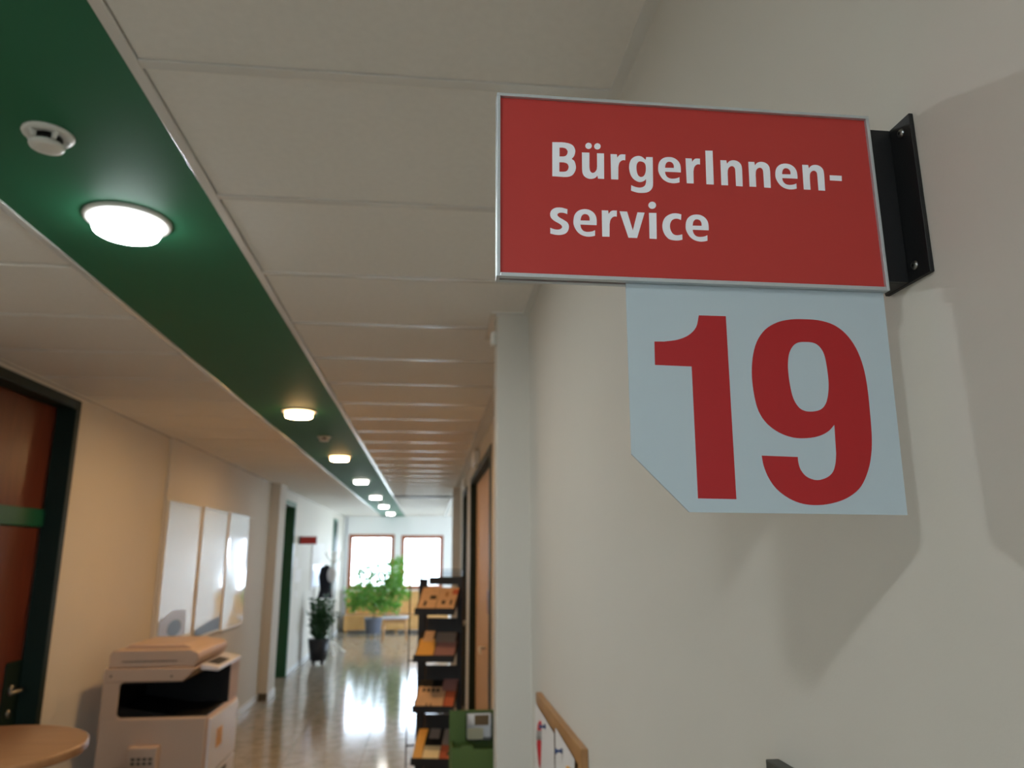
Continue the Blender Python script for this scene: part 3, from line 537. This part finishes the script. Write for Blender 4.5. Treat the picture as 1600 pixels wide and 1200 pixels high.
cp = thing('copier', 'beige office copier with black output cavity below the wall boards', 'copier', (-1.5, 4.94, 0))
MB().box(-1.785, -1.21, 4.6, 5.28, 0.03, 0.725, 0.012).build('cabinet', M['copier'], cp)
for xx in (-1.74, -1.26):
    for yy in (4.66, 5.22): MB().lathe([(0.022, 0.0), (0.022, 0.035)], (xx, yy, 0), 14).build('castor', M['blackp'], cp)
MB().box(-1.785, -1.694, 4.6, 5.28, 0.72, 0.912, 0.006).box(-1.70, -1.212, 5.04, 5.28, 0.72, 0.945, 0.006).prism([(-1.695, 0.724), (-1.672, 0.724), (-1.688, 0.731), (-1.695, 0.747)], 4.6005, 4.64, 'Y').prism([(-1.695, 0.911), (-1.695, 0.888), (-1.688, 0.904), (-1.672, 0.911)], 4.6005, 4.64, 'Y').build('side_column', M['copier'], cp)
MB().box(-1.696, -1.69, 4.606, 5.03, 0.726, 0.908).box(-1.69, -1.206, 5.02, 5.04, 0.726, 0.955).box(-1.69, -1.215, 4.612, 5.02, 0.724, 0.732).prism([(-1.69, 0.732), (-1.40, 0.732), (-1.69, 0.78)], 4.615, 5.02, 'Y').box(-1.69, -1.36, 4.606, 5.02, 0.903, 0.91).build('output_tray', M['blackp'], cp)
MB().prism([(-1.785, 0.911), (-1.36, 0.911), (-1.30, 0.968), (-1.30, 0.984), (-1.785, 0.984)], 4.6, 5.27, 'Y', 0.006).build('scanner_unit', M['copier'], cp)
lid = MB().prism([(-1.772, 0.987), (-1.31, 0.987), (-1.285, 1.03), (-1.29, 1.06), (-1.335, 1.078), (-1.752, 1.078), (-1.768, 1.06)], 4.615, 5.23, 'Y', 0.006).build('document_feeder', M['copier'], cp)
MB().box(-1.70, -1.40, 4.6138, 4.618, 1.017, 1.021).build('feeder_slot', M['blackp'], lid)
MB().prism([(-1.73, 1.077), (-1.34, 1.077), (-1.40, 1.10), (-1.70, 1.10)], 4.70, 5.15, 'Y', 0.006).build('feeder_cover', M['copier'], lid)
p = MB().prism([(-1.30, 0.955), (-1.20, 0.945), (-1.195, 0.965), (-1.30, 0.988)], 4.72, 5.25, 'Y', 0.004).build('control_panel', M['copierf'], cp)
MB().prism([(-1.285, 0.9855), (-1.22, 0.9715), (-1.22, 0.973), (-1.285, 0.987)], 4.8, 5.05, 'Y').build('display', M['blackp'], p)
d = MB().box(-1.212, -1.196, 4.64, 5.25, 0.40, 0.705, 0.005).build('front_door', M['copierf'], cp)
for k, (z0, z1) in enumerate(((0.06, 0.22), (0.23, 0.39))):
    d = MB().box(-1.212, -1.196, 4.64, 5.25, z0, z1, 0.005).build('paper_drawer', M['copierf'], cp)
    MB().box(-1.1965, -1.193, 4.85, 5.05, z1 - 0.04, z1 - 0.02, 0.001).build('drawer_grip', M['blackp'], d)
MB().box(-1.195, -1.1935, 4.78, 4.90, 0.52, 0.62).build('sticker', M['yellow'], cp)
for x_, z_ in ((-1.745, 0.945), (-1.42, 0.94)): MB().lathe([(0.006, 0.0), (0.006, 0.0015)], (x_, 4.5985, z_), 12, 'Y').build('screw_cap', M['dbase'], cp)
rb = MB().box(-1.598, -1.44, 4.535, 4.6, 0.47, 0.587, 0.008).build('reader_box', M['copier'], cp)
kp = MB()
for a in range(4):
    for c_ in range(2): kp.box(-1.57 + 0.03 * a, -1.55 + 0.03 * a, 4.532, 4.536, 0.50 + 0.022 * c_, 0.514 + 0.022 * c_)
kp.build('keypad', M['dbase'], rb)

tb = thing('standing_table', 'round light wood standing table by the dark green door', 'table', (-1.40, 2.63, 0))
MB().lathe([(0.325, 0.995), (0.334, 0.998), (0.335, 1.003), (0.335, 1.017), (0.334, 1.022), (0.325, 1.025)], (-1.40, 2.63, 0), 64).build('table_top', M['table'], tb)
MB().lathe([(0.035, 0.02), (0.035, 0.97), (0.09, 0.985), (0.09, 0.994)], (-1.40, 2.63, 0), 24).build('pedestal', M['steel'], tb)
MB().lathe([(0.22, 0.0), (0.22, 0.008), (0.04, 0.022)], (-1.40, 2.63, 0), 40).build('base_plate', M['steel'], tb)
bn = thing('waste_bin', 'black round bin in front of the copier, only its rim showing', 'bin', (-1.56, 4.27, 0))
MB().lathe([(0.075, 0.0), (0.085, 0.50), (0.092, 0.505), (0.092, 0.525), (0.084, 0.53), (0.06, 0.532)], (-1.56, 4.27, 0), 32).build('body', M['blackp'], bn)
MB().lathe([(0.06, 0.5325), (0.05, 0.54), (0.02, 0.543)], (-1.56, 4.27, 0), 28).build('lid', M['blackp'], bn)

# ---------------------------------------------------------------- left side beyond the pillar
rs = thing('projecting_sign', 'small distant red sign projecting from the left wall past the green doorway', 'sign', (XL2 + 0.005, 11.3, 1.755))
MB().box(-1.884, -1.628, 11.30, 11.312, 1.755, 1.868, 0.001).build('frame', M['alu'], rs)
MB().box(-1.862, -1.632, 11.298, 11.3005, 1.759, 1.864).build('sign_face', M['red'], rs)
MB().box(-1.885, -1.864, 11.296, 11.3004, 1.757, 1.866).build('bracket', M['black'], rs)
xw = XL2 + 0.0055
for i, (y0, y1, z0, z1, l) in enumerate(((11.04, 11.3, 1.42, 1.57, 'topmost of the three white notices beside the green doorway'), (11.12, 11.62, 1.22, 1.40, 'largest, middle one of three white notices beside the green doorway'), (11.24, 11.38, 1.02, 1.10, 'smallest, lowest white notice beside the green doorway'))):
    tag(MB().box(xw, xw + 0.004, y0, y1, z0, z1).build('notice', M['paper']), l, 'notice', 'white notices by the green doorway')
wp = thing('wall_poster', 'white poster with pale blue lower half on the far left wall', 'poster', (XL2 + 0.006, 13.25, 1.08))
MB().box(xw, xw + 0.018, 12.55, 13.95, 1.06, 1.80, 0.003).build('panel', M['paper'], wp)
MB().box(xw + 0.018, xw + 0.020, 12.65, 13.9, 1.10, 1.44).build('print', M['lav'], wp)

def pot_plant_dark():
    t = thing('potted_plant', 'dark leafy plant in a tapered black pot by the left wall', 'plant', (-1.63, 12.1, 0))
    c = (-1.63, 12.1, 0)
    MB().lathe([(0.122, 0.05), (0.165, 0.36), (0.158, 0.36), (0.15, 0.33)], c, 36).build('pot', M['pot'], t)
    MB().lathe([(0.149, 0.325), (0.149, 0.332)], c, 24).build('soil', M['soil'], t)
    for k in range(4):
        a = 0.785 + k * math.pi / 2
        MB().lathe([(0.018, 0.0), (0.018, 0.052)], (c[0] + 0.09 * math.cos(a), c[1] + 0.09 * math.sin(a), 0), 12).build('foot', M['blackp'], t)
    st = MB(); lf = MB()
    rnd = random.Random(3)
    for k in range(26):
        a = rnd.uniform(0, 6.283); r = rnd.uniform(0.12, 0.42) if k % 3 else rnd.uniform(0.02, 0.12); h = rnd.uniform(0.38, 0.80) - 0.25 * r
        p0 = Vector((c[0] + 0.06 * math.cos(a), c[1] + 0.06 * math.sin(a), 0.33)); pts = []
        for j in range(8):
            s_ = j / 7; pts.append(p0 + Vector((math.cos(a) * r * (0.3 if math.cos(a) < 0 else 1.0) * s_ ** 1.6, math.sin(a) * r * s_ ** 1.6, h * s_ * (1.0 - 0.18 * s_))))
        st.tube(pts, [0.007 - 0.0006 * j for j in range(8)], 5)
        for j in range(1, 8):
            d = (pts[j] - pts[j - 1]).normalized(); side = d.cross(Vector((0, 0, 1)))
            if side.length < 0.1: side = Vector((1, 0, 0))
            side.normalize()
            for sgn in (-1, 1):
                tip = (side * sgn + d * 0.5 + Vector((0, 0, rnd.uniform(-0.3, 0.4)))).normalized(); L = rnd.uniform(0.07, 0.12); wv = d.cross(tip).cross(tip).normalized() * L * 0.24
                b0 = pts[j] + d * rnd.uniform(-0.02, 0.02); up_ = wv.cross(tip).normalized() * 0.008
                lf.raw([b0, b0 + tip * L * 0.4 + wv, b0 + tip * L, b0 + tip * L * 0.4 - wv, b0 + tip * L * 0.45 + up_], [(0, 1, 4), (1, 2, 4), (2, 3, 4), (3, 0, 4)], True)
    st.build('stem', M['dleaf'], t, 'stuff'); lf.build('foliage', M['dleaf'], t, 'stuff')
pot_plant_dark()

cs = thing('coat_stand', 'pale coat stand with curled hooks near the far green door', 'coat stand', (-1.60, 13.2, 0))
pcol = M['white']
MB().tube([(-1.60, 13.2, 0.04), (-1.60, 13.2, 1.66)], 0.016, 10).build('pole', pcol, cs)
for k in range(4):
    a = 0.4 + k * math.pi / 2; dx, dy = math.cos(a), math.sin(a)
    MB().tube([(-1.60 + dx * s_, 13.2 + dy * s_, z_) for s_, z_ in ((0.0, 0.2), (0.1, 0.16), (0.2, 0.06), (0.27, 0.02))], 0.011).build('leg', pcol, cs)
    MB().tube([(-1.60 + dx * s_, 13.2 + dy * s_, z_) for s_, z_ in ((0.0, 1.46), (0.06, 1.50), (0.12, 1.58), (0.15, 1.63), (0.125, 1.66), (0.10, 1.63), (0.115, 1.60))], 0.009).build('hook', pcol, cs)
ct = MB()
prof = [(0.03, 1.44), (0.10, 1.40), (0.12, 1.25), (0.11, 1.05), (0.13, 0.92), (0.12, 0.90)]
ct.lathe([(r * (1 if True else 1), z) for r, z in prof], (0, 0, 0), 20); ct.v = [Vector((-1.71 + p.x * 0.9 + 0.012 * math.sin(p.z * 23 + p.x * 40), 13.10 + p.y * 0.5, p.z)) for p in ct.v]
tag(ct.build('black_coat', M['coat']), 'black coat hanging on the pale coat stand', 'coat')
bg = MB(); bg.lathe([(0.03, 1.40), (0.07, 1.36), (0.085, 1.28), (0.07, 1.20), (0.03, 1.16)], (0, 0, 0), 20); bg.v = [Vector((-1.595 + p.x * 0.9, 12.955 + p.y * 0.5, p.z)) for p in bg.v]
tag(bg.build('pale_bag', M['cloth']), 'pale rounded bag hanging in front of the black coat', 'bag')

# ---------------------------------------------------------------- far end: bench, ficus, stool
be = thing('bench', 'long light wooden bench along the foot of the end window wall', 'bench', (-0.7, 16.7, 0))
for k in range(2):
    x0, x1 = -1.74 + 1.1 * k, -0.645 + 1.1 * k
    MB().box(x0, x1 - 0.005, 16.90, 16.935, 0.36, 0.84, 0.006).build('back_panel', M['pine'], be)
    MB().box(x0, x1 - 0.005, 16.50, 16.90, 0.31, 0.35, 0.006).build('seat', M['pine'], be)
    MB().box(x0, x1 - 0.005, 16.52, 16.545, 0.06, 0.31, 0.004).build('front_panel', M['pine'], be)
for xx in (-1.72, -0.66, 0.42): MB().box(xx, xx + 0.03, 16.56, 16.90, 0.0, 0.31).build('upright', M['pine'], be)

def ficus():
    c = Vector((-1.075, 15.8, 0)); t = thing('potted_tree', 'tall light green leafy tree in a grey pot before the end windows', 'plant', c)
    MB().lathe([(0.15, 0.07), (0.18, 0.345), (0.188, 0.35), (0.188, 0.37), (0.175, 0.37), (0.165, 0.34)], c, 36).build('pot', M['gpot'], t)
    MB().lathe([(0.164, 0.335), (0.164, 0.342)], c, 24).build('soil', M['soil'], t)
    for k in range(5):
        a = k * 1.2566; MB().lathe([(0.02, 0.0), (0.02, 0.075)], c + Vector((0.12 * math.cos(a), 0.12 * math.sin(a), 0)), 12).build('castor', M['steel'], t)
    rnd = random.Random(11)
    tr = MB(); tr.tube([c + Vector((0, 0, 0.33)), c + Vector((0.01, 0, 0.6)), c + Vector((0.04, 0, 0.95)), c + Vector((0.12, 0, 1.3))], [0.018, 0.016, 0.012, 0.006], 8); tr.build('trunk', M['bark'], t)
    br_ = MB(); lf = MB()
    clusters = [((-0.40, 0.80), 0.22), ((-0.25, 0.95), 0.25), ((-0.05, 0.75), 0.26), ((0.12, 0.95), 0.28), ((0.30, 0.80), 0.25), ((0.45, 0.95), 0.24), ((0.48, 1.2), 0.20), ((0.50, 1.42), 0.15), ((0.22, 1.2), 0.2), ((-0.1, 1.14), 0.22), ((0.1, 0.62), 0.2), ((-0.42, 0.62), 0.12), ((0.42, 0.6), 0.16), ((0.60, 0.85), 0.16), ((-0.15, 1.35), 0.10), ((-0.35, 1.2), 0.1), ((-0.28, 1.3), 0.1), ((0.05, 1.38), 0.13), ((0.3, 1.42), 0.14), ((0.45, 1.5), 0.1), ((0.38, 1.05), 0.2), ((-0.2, 0.72), 0.2), ((0.25, 0.68), 0.2)]
    for (x, z), r in clusters:
        y = rnd.uniform(-0.2, 0.25); q = c + Vector((x, y, z)); p0 = c + Vector((0.02, 0, min(0.6, z - 0.1)))
        br_.tube([p0, (p0 + q) / 2 + Vector((0, 0, 0.05)), q], [0.008, 0.006, 0.003], 5)
        for k in range(int(2500 * r * r + 14)):
            d = Vector((rnd.gauss(0, 1), rnd.gauss(0, 1), rnd.gauss(0, 1))).normalized() * r * rnd.random() ** 0.45
            b0 = q + d; tip = (Vector((rnd.gauss(0, 1), rnd.gauss(0, 1), rnd.gauss(-0.5, 0.6)))).normalized(); L = rnd.uniform(0.06, 0.11)
            wv = tip.cross(Vector((rnd.gauss(0, 1), rnd.gauss(0, 1), rnd.gauss(0, 1)))).normalized() * L * 0.27; up_ = wv.cross(tip).normalized() * L * 0.08
            lf.raw([b0, b0 + tip * L * 0.4 + wv, b0 + tip * L, b0 + tip * L * 0.4 - wv, b0 + tip * L * 0.45 + up_], [(0, 1, 4), (1, 2, 4), (2, 3, 4), (3, 0, 4)], True)
    br_.build('branches', M['bark'], t, 'stuff'); lf.build('foliage', M['leaf'], t, 'stuff')
ficus()

so = thing('stool', 'wooden stool with a pale grey top right of the grey plant pot', 'stool', (-0.61, 14.95, 0))
MB().box(-0.85, -0.365, 14.75, 15.15, 0.42, 0.455, 0.01).build('seat', M['greytop'], so)
MB().box(-0.79, -0.425, 14.79, 14.81, 0.34, 0.42).build('apron', M['oak'], so); MB().box(-0.79, -0.425, 15.09, 15.11, 0.34, 0.42).build('apron', M['oak'], so)
for xx in (-0.80, -0.415):
    for yy in (14.80, 15.10):
        sx = -0.03 if xx < -0.6 else 0.03
        MB().tube([(xx + sx, yy, 0.0), (xx, yy, 0.42)], [0.012, 0.018], 8).build('leg', M['oak'], so)

# ---------------------------------------------------------------- right side: leaflet rack
RC = Vector((0.09, 5.15, 0)); RA = R(-11.5)
rk = thing('leaflet_rack', 'black leaflet rack with four sloping trays against the right wall', 'rack', RC)
def rbox(name, x0, x1, d0, d1, z0, z1, m=None, par=None, bev=0.002):
    """box in the rack's own frame: x across, d outwards from the post plane"""
    return MB().box(RC.x + x0, RC.x + x1, RC.y - d1, RC.y - d0, z0, z1, bev).rotz(RC, RA).build(name, m or M['black'], par or rk)
rbox('post', -0.15, -0.095, -0.03, 0.01, 0.02, 1.445); rbox('post', 0.11, 0.148, -0.03, 0.01, 0.02, 1.445)
rbox('base', -0.17, 0.17, -0.2, 0.24, 0.0, 0.02); rbox('header', -0.085, 0.148, -0.01, 0.005, 1.405, 1.457)
TZ = [1.27, 0.988, 0.692, 0.395, 0.10]
UL, UR = -0.122, 0.128
def slope(u, v, tz, h=0.0):
    """point on a tray: u across, v from the lip (0) to the top (1)"""
    dd = 0.225 * (1 - v) + 0.012; z = tz - 0.028 + 0.145 * v
    n = Vector((0, -0.54, 0.84)) * h
    return Vector((RC.x + UL + (UR - UL) * u, RC.y - dd, z)) + n
for tz in TZ:
    m = MB(); m.box(RC.x + UL - 0.004, RC.x + UR + 0.004, RC.y - 0.246, RC.y - 0.238, tz - 0.042, tz, 0.0015)
    v = [slope(0, 0, tz, -0.001), slope(1, 0, tz, -0.001), slope(1, 1, tz, -0.001), slope(0, 1, tz, -0.001)]
    v2 = [p - Vector((0, 0, 0.006)) for p in v]
    m.raw(v + v2, [(0, 1, 2, 3), (7, 6, 5, 4), (0, 4, 5, 1), (1, 5, 6, 2), (2, 6, 7, 3), (3, 7, 4, 0)])
    for u in (0.0, 1.0):
        a, b_, c_ = slope(u, 0, tz, 0), slope(u, 1, tz, 0), slope(u, 0, tz, 0) + Vector((0, 0, -0.012))
        o_ = Vector((0.003 if u else -0.003, 0, 0)); d_ = b_ + Vector((0, 0, -0.05))
        m.raw([a, b_, d_, c_, a + o_, b_ + o_, d_ + o_, c_ + o_], [(0, 1, 2, 3), (7, 6, 5, 4), (0, 4, 5, 1), (1, 5, 6, 2), (2, 6, 7, 3), (3, 7, 4, 0)])
    m.rotz(RC, RA).build('tray', M['black'], rk)
    if tz < 1.2: rbox('back_panel', -0.09, 0.11, 0.0, 0.01, tz + 0.10, tz + 0.205)
rod = MB().tube([(RC.x - 0.205, RC.y - 0.02, 0.03), (RC.x - 0.205, RC.y - 0.02, 1.50)], 0.0045, 8)
for z_ in (1.452, 0.93, 0.68, 0.42): rod.tube([(RC.x - 0.205, RC.y - 0.02, z_), (RC.x - 0.12, RC.y, z_)], 0.005, 6)
rod.rotz(RC, 0.0).build('side_rod', M['dsteel'], rk)
def leaflet(tz, u0, u1, v0, v1, m, lab, h=0.003, curl=0.0, marks=(), th=0.0025):
    vs = []; n = 5
    for s_ in (1, 0):
        for k in range(n + 1):
            v = v0 + (v1 - v0) * k / n; hh = h + curl * math.sin(math.pi * k / n) - (0 if s_ else th)
            vs += [slope(u0, v, tz, hh), slope(u1, v, tz, hh)]
    fs = []; o = 2 * (n + 1)
    for k in range(n):
        a = 2 * k; fs += [(a, a + 1, a + 3, a + 2), (o + a + 2, o + a + 3, o + a + 1, o + a), (a + 2, o + a + 2, o + a, a), (a + 1, o + a + 1, o + a + 3, a + 3)]
    fs += [(0, o, o + 1, 1), (2 * n + 1, o + 2 * n + 1, o + 2 * n, 2 * n)]
    ob = MB().raw(vs, fs).rotz(RC, RA).build('leaflet', m, origin_at=RC); tag(ob, lab, 'leaflet', 'leaflets on the black rack')
    for (a0, a1, b0, b1, mm) in marks:
        q = [slope(u0 + (u1 - u0) * a, v0 + (v1 - v0) * b_, tz, h + curl * math.sin(math.pi * b_) + 0.0006) for a, b_ in ((a0, b0), (a1, b0), (a1, b1), (a0, b1))]
        w_ = [p - Vector((0, 0, 0.0004)) for p in q]
        MB().raw(q + w_, [(0, 1, 2, 3), (7, 6, 5, 4), (0, 4, 5, 1), (1, 5, 6, 2), (2, 6, 7, 3), (3, 7, 4, 0)]).rotz(RC, RA).build('print', mm, ob)
T = TZ
leaflet(T[0], 0.02, 0.49, 0.52, 1.0, M['tan'], 'tan leaflet at upper left of the top rack tray', 0.002, 0.0, ((0.55, 0.9, 0.0, 0.3, M['ink']),))
leaflet(T[0], 0.50, 0.98, 0.52, 1.0, M['tan'], 'tan leaflet with rust corner at upper right of the top rack tray', 0.002, 0.0, ((0.7, 1.0, 0.4, 0.8, M['rust']), (0.35, 0.5, 0.2, 0.6, M['oak'])))
leaflet(T[0], 0.02, 0.48, 0.02, 0.5, M['tan'], 'tan leaflet at lower left of the top rack tray', 0.004, 0.002, ((0.3, 0.45, 0.45, 0.85, M['ink']),))
leaflet(T[0], 0.50, 0.97, 0.02, 0.5, M['tan'], 'tan leaflet with two dark marks at lower right of the top rack tray', 0.004, 0.002, ((0.25, 0.45, 0.6, 0.9, M['ink']), (0.72, 0.82, 0.55, 0.95, M['ink'])))
leaflet(T[1], 0.02, 0.46, 0.02, 0.72, M['yellow'], 'yellow leaflet filling the left of the second rack tray', 0.004, 0.002)
leaflet(T[1], 0.10, 0.36, 0.62, 1.0, M['tan'], 'narrow tan leaflet behind the yellow one on the second tray', 0.007, 0.0)
leaflet(T[1], 0.48, 0.99, 0.02, 0.66, M['mauve'], 'mauve leaflet on the right of the second rack tray', 0.003, 0.002)
leaflet(T[1], 0.42, 0.95, 0.60, 0.95, M['greyl'], 'grey leaflet at the back of the second rack tray', 0.007, 0.0)
leaflet(T[2], 0.02, 0.72, 0.02, 0.75, M['tan'], 'wide tan leaflet with dark rows on the third rack tray', 0.003, 0.003, [(0.15 + 0.17 * k, 0.26 + 0.17 * k, 0.76, 0.92, M['ink']) for k in range(4)] + [(0.4, 0.45, 0.15, 0.25, M['ink']), (0.55, 0.6, 0.15, 0.25, M['ink'])])
leaflet(T[2], 0.74, 0.99, 0.02, 0.6, M['rust'], 'rust pink leaflet at the right end of the third tray', 0.006, 0.004)
leaflet(T[2], 0.62, 0.99, 0.62, 1.0, M['mauve'], 'mauve leaflet at the back right of the third tray', 0.006, 0.0)
leaflet(T[3], 0.01, 0.24, 0.02, 0.98, M['yellow'], 'tall curling yellow leaflet at the left of the fourth tray', 0.004, 0.02)
leaflet(T[3], 0.25, 0.65, 0.03, 0.48, M['cream'], 'bright cream leaflet in the middle of the fourth tray', 0.005, 0.006)
leaflet(T[3], 0.66, 0.99, 0.02, 0.5, M['rust'], 'brown leaflet at the front right of the fourth tray', 0.005, 0.0, ((0.5, 0.8, 0.4, 0.6, M['ink']),))
leaflet(T[3], 0.66, 0.99, 0.52, 1.0, M['greyl'], 'grey leaflet at the back right of the fourth tray', 0.004, 0.0)
leaflet(T[3], 0.30, 0.56, 0.70, 1.0, M['greyl'], 'short grey leaflet at the back middle of the fourth tray', 0.004, 0.0)
rl = MB().lathe([(0.012, 0.0), (0.017, 0.003), (0.017, 0.085), (0.012, 0.088)], (RC.x + 0.03, RC.y - 0.03, 0.6225), 20, 'X'); rl.rotz(RC, RA)
tag(rl.build('paper_roll', M['white']), 'white paper roll lying below the third rack tray', 'roll')
ah = thing('acrylic_holder', 'clear acrylic holder standing on top of the leaflet rack', 'holder', (0.16, 5.16, 1.457))
MB().box(0.092, 0.232, 5.150, 5.154, 1.458, 1.503).box(0.092, 0.232, 5.175, 5.179, 1.458, 1.49).build('panes', M['acryl'], ah)
MB().box(0.090, 0.093, 5.148, 5.18, 1.458, 1.505).box(0.231, 0.234, 5.148, 5.18, 1.458, 1.505).box(0.090, 0.234, 5.148, 5.152, 1.502, 1.505).build('rim', M['dsteel'], ah)

# green card stand with a leaflet holder
gs = thing('card_stand', 'green cardboard leaflet stand beside the near column', 'stand', (0.17, 2.73, 0))
MB().box(0.085, 0.262, 2.79, 2.80, 0.0, 1.067, 0.001).build('back_board', M['limeg'], gs)
MB().prism([(0.090, 0.0), (0.262, 0.0), (0.262, 0.965), (0.165, 0.965), (0.160, 0.978), (0.125, 0.978), (0.120, 0.97), (0.090, 0.974)], 2.68, 2.688, 'Y', 0.001).build('front_board', M['limeg'], gs)
MB().box(0.090, 0.096, 2.688, 2.79, 0.0, 0.97).box(0.256, 0.262, 2.688, 2.79, 0.0, 0.97).box(0.096, 0.256, 2.688, 2.79, 0.0, 0.01).box(0.096, 0.256, 2.688, 2.79, 0.93, 0.935).build('box', M['limeg'], gs)
lh = thing('acrylic_holder', 'clear holder hooked on the green stand with a tan leaflet', 'holder', (0.185, 2.77, 0.98))
MB().box(0.141, 0.231, 2.735, 2.737, 0.982, 1.03).box(0.141, 0.231, 2.785, 2.787, 0.982, 1.062).box(0.141, 0.143, 2.735, 2.787, 0.982, 1.062).box(0.229, 0.231, 2.735, 2.787, 0.982, 1.062).box(0.141, 0.231, 2.735, 2.787, 0.98, 0.982).build('panes', M['acryl'], lh)
lt = MB().box(0.146, 0.228, 2.770, 2.774, 0.983, 1.060).build('leaflet', M['paper']); tag(lt, 'pale leaflet with a brown picture in the green stand', 'leaflet')
MB().box(0.172, 0.222, 2.7692, 2.7702, 1.022, 1.055).build('print', mat('brown_print', rgb(104, 80, 46), 0.5), lt)
MB().box(0.146, 0.200, 2.742, 2.746, 0.983, 1.018).build('leaflet', M['cream'], lt)

# cork board with pinned sheets on the near right wall
cb = thing('pin_board', 'wood framed cork pin board low on the near right wall', 'pin board', (0.34, 1.98, 0.6))
y0, y1, z0, z1 = 1.645, 2.31, 0.55, 1.205
MB().box(0.331, 0.3395, y0 + 0.03, y1 - 0.03, z0 + 0.03, z1 - 0.03).build('cork_panel', M['cork'], cb)
f = MB(); f.box(0.324, 0.3395, y0, y1, z1 - 0.04, z1, 0.002).box(0.324, 0.3395, y0, y1, z0, z0 + 0.04, 0.002).box(0.324, 0.3395, y0, y0 + 0.04, z0 + 0.04, z1 - 0.04, 0.002).box(0.324, 0.3395, y1 - 0.04, y1, z0 + 0.04, z1 - 0.04, 0.002)
f.build('frame', M['oak'], cb)
def sheet(y0, y1, z0, z1, bulge, lab, seed, pin, extra=None):
    n = 8; vs = []; fs = []; rnd = random.Random(seed)
    for a in range(n + 1):
        for b_ in range(n + 1):
            u, v = a / n, b_ / n
            x = 0.3215 - bulge * (0.15 + math.sin(math.pi * u * 0.9) * (1 - v) ** 0.7 + 0.25 * abs(u - 0.5) * (1 - v))
            vs.append((x, y0 + u * (y1 - y0) , z0 + v * (z1 - z0) + 0.012 * (u - 0.5)))
    o = len(vs); vs += [(x + 0.0006, y, z) for x, y, z in vs]
    for a in range(n):
        for b_ in range(n):
            k = a * (n + 1) + b_; q = (k, k + 1, k + n + 2, k + n + 1); fs += [q, tuple(i + o for i in q[::-1])]
    s_ = MB().raw(vs, fs, True).build('pinned_sheet', M['paper'], origin_at=(0.325, (y0 + y1) / 2, z1)); tag(s_, lab, 'sheet', 'sheets on the pin board')
    if extra:
        yy, zz, h = extra
        MB().lathe([(0.002, -0.0), (0.005, 0.08 * h), (0.010, 0.5 * h), (0.007, h - 0.1 * h), (0.002, h)], (0.3255 - 0.0105, yy, zz), 14).build('red_print', mat('red_print', rgb(196, 40, 44), 0.5), s_)
        MB().lathe([(0.0102, 0.0), (0.0103, 0.1 * h), (0.0096, 0.2 * h)], (0.3255 - 0.0105, yy, zz + h * 0.6), 14).build('grey_print', M['greyl'], s_)
    p = thing('push_pin', lab.split(' ')[0] + ' dark push pin through the ' + lab.split(' ')[0] + ' sheet on the pin board', 'pin', (0.3255, pin[0], pin[1]), 'dark push pins')
    MB().lathe([(0.006, -0.016), (0.006, -0.013), (0.003, -0.010), (0.003, -0.004), (0.006, -0.002), (0.006, 0.0)], (0.3195 - bulge * 0.15, pin[0], pin[1]), 14, 'X').build('head', M['bluerefl_pin'], p)
    MB().lathe([(0.0006, 0.0), (0.0006, 0.012)], (0.3195 - bulge * 0.15, pin[0], pin[1]), 8, 'X').build('needle', M['steel'], p)
sheet(1.965, 2.30, 0.80, 1.172, 0.010, 'farther white sheet on the pin board, with a red and grey print', 1, (2.095, 1.155), (2.17, 1.035, 0.12))
sheet(1.70, 1.945, 0.78, 1.178, 0.008, 'nearer white sheet on the pin board, plain', 2, (1.843, 1.155))
yp = MB().lathe([(0.007, -0.012), (0.007, -0.006), (0.003, -0.003), (0.003, 0.0)], (0.3125, 1.69, 1.155), 14, 'X'); tag(yp.build('push_pin', M['yellow']), 'yellow pin on the near edge of the pin board', 'pin')
df = thing('picture_frame', 'dark frame low on the right wall under the sign', 'frame', (0.34, 0.5, 1.0))
f = MB(); y0, y1, z0, z1 = 0.20, 0.742, 1.0, 1.408
f.box(0.326, 0.3395, y0, y1, z1 - 0.025, z1, 0.001).box(0.326, 0.3395, y0, y1, z0, z0 + 0.025, 0.001).box(0.326, 0.3395, y0, y0 + 0.025, z0 + 0.025, z1 - 0.025, 0.001).box(0.326, 0.3395, y1 - 0.025, y1, z0 + 0.025, z1 - 0.025, 0.001)
f.build('border', mat('dark_frame', rgb(62, 64, 58), 0.5), df); MB().box(0.334, 0.339, y0 + 0.02, y1 - 0.02, z0 + 0.02, z1 - 0.02).build('picture', M['greyl'], df)
